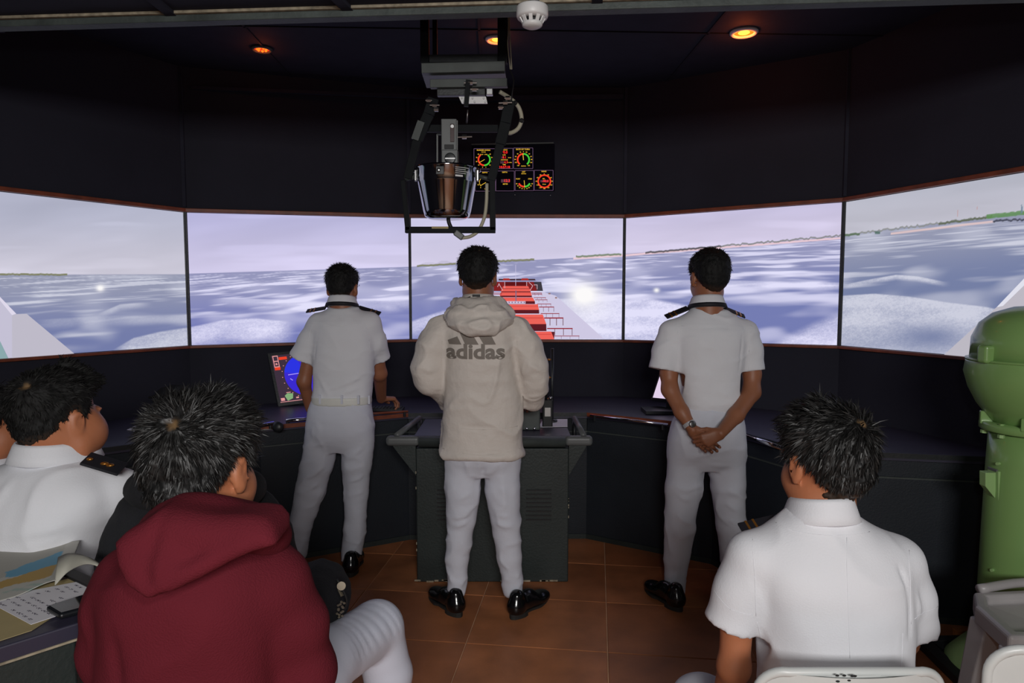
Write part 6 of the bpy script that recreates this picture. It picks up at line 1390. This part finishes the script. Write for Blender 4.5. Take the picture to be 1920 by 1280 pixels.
F = Field(.0065)
pts = []
zm_ = K(380, 1030, -.15)[2]
for x, y in hp:
    q = K(x, y, -.17)
    for _ in range(3): q = K(x, y, -.165 + .38 * (q[2] - zm_))
    pts.append((q[0], q[2]))
F.add(polyex(pts, YM - .190, YM - .085, .022, slope=.38), .012)
cp = curve_pts([K(296, 1005, .02), K(316, 985, -.05), K(370, 978, -.08), K(440, 982, -.07), K(494, 998, -.02), K(502, 1015, .04)], 4); F.chain(cp, [.026] * len(cp), .035)
F.sub(cap(K(385, 900, .03), K(388, 962, .03), .066, .072), .015)
cr_ = creases([(K(310, 960, -.16), K(268, 1060, -.2), .012, -.006), (K(272, 1075, -.2), K(300, 1112, -.2), .010, -.006), (K(292, 1035, -.2), K(440, 1015, -.17), .012, -.004), (K(305, 1060, -.21), K(500, 1000, -.14), .010, -.010), (K(460, 975, -.12), K(515, 1010, -.12), .008, -.008), (K(300, 1000, -.2), K(292, 1100, -.21), .012, .009), (K(410, 1010, -.17), K(470, 985, -.14), .012, .006)])
V, Fc = F.mesh(lambda V: .004 * fbm(V * [9, 9, 14], 2) + cr_(V)); mobj('hood', V, Fc, M['maroon'], rm, smooth=True)
# satin pleats near the knee are real folds on the thigh
pl_ = MB()
# backpack on the lap
bc = P(622, 1118, 1.80); t = thing('backpack', 'black backpack with metal keychain on the lap of the person in maroon', 'backpack', bc)
F = Field(.008); F.add(polyex([(P(x, y, 1.8)[0], P(x, y, 1.8)[2]) for x, y in ((560, 1070), (590, 1062), (628, 1078), (650, 1110), (652, 1140), (630, 1168), (600, 1180), (560, 1190))], 1.66, 1.90, .045), .01)
V, Fc = F.mesh(lambda V: .006 * fbm(V * 14, 3)); mobj('main_pocket', V, Fc, M['blackcl'], t, smooth=True)
zp = curve_pts([P(632, 1086, 1.70), P(644, 1108, 1.70), P(650, 1130, 1.70), P(636, 1158, 1.70)], 6); MB().tube(zp, .004, 8).build('zip', M['rubber'], t, smooth=True)
for k in range(14):
    p = P(640 + 14 * math.sin(k * 1.7) * .4 - k * .3, 1128 + k * 2.2, 1.675); MB().ball(p, (.004, .003, .003), 6).build('chain_link', M['bagmetal'], t)
MB().lathe([(.011, 0), (.011, .002)], P(640, 1098, 1.69), 16, axis=(.2, -1, .2)).build('metal_tag', M['bagmetal'], t)
for k in range(3): MB().tube([P(634 + k * 3, 1105 + k * 2, 1.685), P(640 + k * 2, 1118 - k, 1.68)], .0016, 6).build('key_ring', M['bagmetal'], t)

# ---------------------------------------------------------------- seated officer, left
YO = 1.70
so_ = dict(Y=YO, label='seated officer in white shirt with black epaulette, looking right, behind the chart table', head=(110, 785, 22, 2, .98, .02), neck=(104, 848, .03), nr=.068, fat=.022, nose=.45, skin=M['skin2'], hh=.0055, yaw=math.radians(12),
    torso=[(1330, -50, 250, .15), (1200, -45, 240, .15), (1100, -40, 215, .145), (1030, -50, 200, .14), (985, -55, 215, .14), (945, -58, 232, .138), (915, -50, 232, .125), (890, -25, 212, .105), (872, 8, 180, .085), (856, 40, 150, .06)],
    arms=[[(-35, 925, 0, 26), (-65, 1010, .05, 24), (-10, 1080, .25, 16)], [(222, 918, .02, 26), (232, 985, .06, 24), (170, 1040, .26, 16)]],
    sleeves=[[(-32, 925, 0, 34), (-50, 975, .02, 36), (-62, 1010, .04, 36)], [(226, 916, .02, 32), (230, 950, .04, 33), (231, 985, .06, 34)]],
    hands=[dict(d=(.7, .7, 0), n=(0, 0, 1), s=-1), dict(d=(-.5, .8, 0), n=(0, 0, 1), s=1)],
    legs=[[(30, 1330, 1.72, 80), (80, 1260, 2.0, 60), (110, 1220, 2.15, 45), (110, 1340, 2.18, 38), (110, 1400, 2.2, 32)], [(150, 1330, 1.72, 80), (190, 1260, 2.0, 60), (220, 1220, 2.15, 45), (220, 1340, 2.18, 38), (220, 1400, 2.2, 32)]],
    ufold=folds(22, .006, (5, 5, 7), .003, (9, 9, 9), rg=.008, rf=(5, 5, 4)), collar=(36, 176, 824, 856, .02, .05, 20), epaulets=[((160, 859, -.05), (230, 880, -.04), .05, 1)],
    hair=dict(top=.018, side=.006, back=.006, nstr=7000, slen=.015, sw=.0013, lift=.3, spot=.013, rough=.004, zb=-.050, whorl=(.022, -.085, .085), down=.6, fr=.02, gloss=.35, h=.0055),
    ucre=[((230, 885, -.05), (215, 940, -.1), .008, -.008), ((0, 880, -.1), (140, 890, -.12), .012, .004), ((10, 1000, -.14), (190, 985, -.14), .014, .005), ((60, 1020, -.14), (190, 1010, -.14), .012, .005), ((90, 870, -.1), (60, 960, -.14), .014, .005), ((20, 875, -.1), (-10, 960, -.12), .014, .005)])
ro, K, mp = person(so_)

# ---------------------------------------------------------------- far left and hidden sitters
YF = 2.02
sf = dict(Y=YF, label='dark-haired person cut by the left photo edge, half hidden behind the left seated officer', head=(-28, 800, 45, 2, 1.0, .02), neck=(-30, 868, .03), nr=.06, skin=M['skin2'], yaw=math.radians(12),
    torso=[(1250, -150, 80, .14), (1100, -150, 75, .14), (1000, -155, 80, .135), (940, -150, 78, .13), (905, -130, 60, .11), (885, -95, 28, .085), (872, -65, 0, .06)],
    arms=[[(-140, 930, 0, 20), (-160, 1010, .05, 18), (-110, 1060, .25, 13)], [(62, 925, .04, 20), (80, 990, .15, 18), (40, 1030, .4, 13)]],
    sleeves=[[(-135, 932, 0, 27), (-150, 965, .02, 28), (-158, 995, .04, 28)], [(60, 930, .03, 26), (72, 960, .07, 27), (80, 988, .12, 27)]],
    legs=[[(-80, 1240, 2.04, 62), (-40, 1190, 2.4, 44), (-40, 1290, 2.45, 32), (-40, 1340, 2.45, 28)], [(20, 1240, 2.04, 62), (60, 1190, 2.4, 44), (60, 1290, 2.45, 32), (60, 1340, 2.45, 28)]],
    collar=(-78, 20, 850, 872, .02, .05, 20), hair=dict(top=.024, side=.010, back=.010, nstr=1500, slen=.02, gloss=.2, spot=.005))
sf['epaulets'] = [((2, 880, .0), (55, 893, .03), .05)]
person(sf)
YK = 1.53
sb = dict(Y=YK, label='person in a black jacket seated between the left officer and the maroon hoodie', head=(380, 856, 6, 12, .92, .03), neck=(374, 880, .02), nr=.055, skin=M['skin'],
    torso=[(1400, 245, 500, .13), (1180, 240, 505, .13), (1080, 236, 508, .13), (1010, 238, 506, .125), (965, 245, 500, .12), (935, 262, 484, .11), (912, 290, 458, .085), (896, 318, 428, .06)],
    arms=[[(258, 955, 0, 22), (222, 1050, .0, 20), (240, 1120, .2, 14)], [(488, 955, 0, 22), (520, 1050, .0, 20), (500, 1120, .2, 14)]],
    sleeves=[[(262, 958, 0, 32), (240, 1005, 0, 34), (222, 1055, .0, 33), (240, 1120, .18, 24)], [(484, 958, 0, 32), (508, 1005, 0, 34), (522, 1055, .0, 33), (500, 1120, .18, 24)]], long=True, umat=M['blackcl'], uname='jacket',
    legs=[[(310, 1370, 1.56, 84), (330, 1290, 1.85, 58), (330, 1340, 1.95, 46), (330, 1440, 1.98, 40), (330, 1500, 1.98, 32)], [(440, 1370, 1.56, 84), (450, 1290, 1.85, 58), (450, 1340, 1.95, 46), (450, 1440, 1.98, 40), (450, 1500, 1.98, 32)]],
    hair=dict(top=.014, side=.006, back=.006, nstr=1200, slen=.012, gloss=.2, spot=.005))
rb, K, mp = person(sb)
F = Field(.009); F.add(ell(K(300, 915, -.05), (.075, .07, .045)), .03).add(ell(K(345, 912, -.11), (.10, .05, .055)), .04).add(ell(K(420, 915, -.09), (.09, .05, .05)), .04); V, Fc = F.mesh(lambda V: .005 * fbm(V * 14, 2)); mobj('hood', V, Fc, M['blackcl'], rb, smooth=True)
q = [K(288, 905, -.125), K(298, 921, -.13), K(306, 912, -.13), K(294, 903, -.125)]; MB().prism(q, (0, .012, 0)).build('white_tag', M['white'], rb)
q = [K(266, 893, .02), K(285, 876, .02), K(289, 889, .02), K(270, 903, .02)]; MB().prism(q, (0, .012, 0)).build('collar_tip', M['white'], rb)

# seats for the sitters whose chairs the photo hides
def stool(x, y, lab):
    t = thing('stool', lab, 'stool', (x, y, 0)); MB().lathe([(.16, .40), (.17, .405), (.17, .43), (.15, .44), (.001, .44)], (x, y, 0), 28).build('seat', M['whitepl'], t, smooth=True)
    for k in range(4):
        a = math.pi / 4 + k * math.pi / 2; MB().tube([(x + .11 * math.cos(a), y + .11 * math.sin(a), .41), (x + .17 * math.cos(a), y + .17 * math.sin(a), .002)], .014, 8).build('leg', M['whitepl'], t, smooth=True)
a = P(90, 1300, YO); stool(a[0], YO + .06, 'white stool under the left seated officer')
a = P(-30, 1240, YF); stool(a[0], YF + .06, 'white stool under the person cut by the left edge')
a = P(372, 1400, YK); stool(a[0], YK + .06, 'white stool under the person in the black jacket')
a = P(365, 1450, YM); stool(a[0], YM + .1, 'white stool under the person in the maroon hoodie')
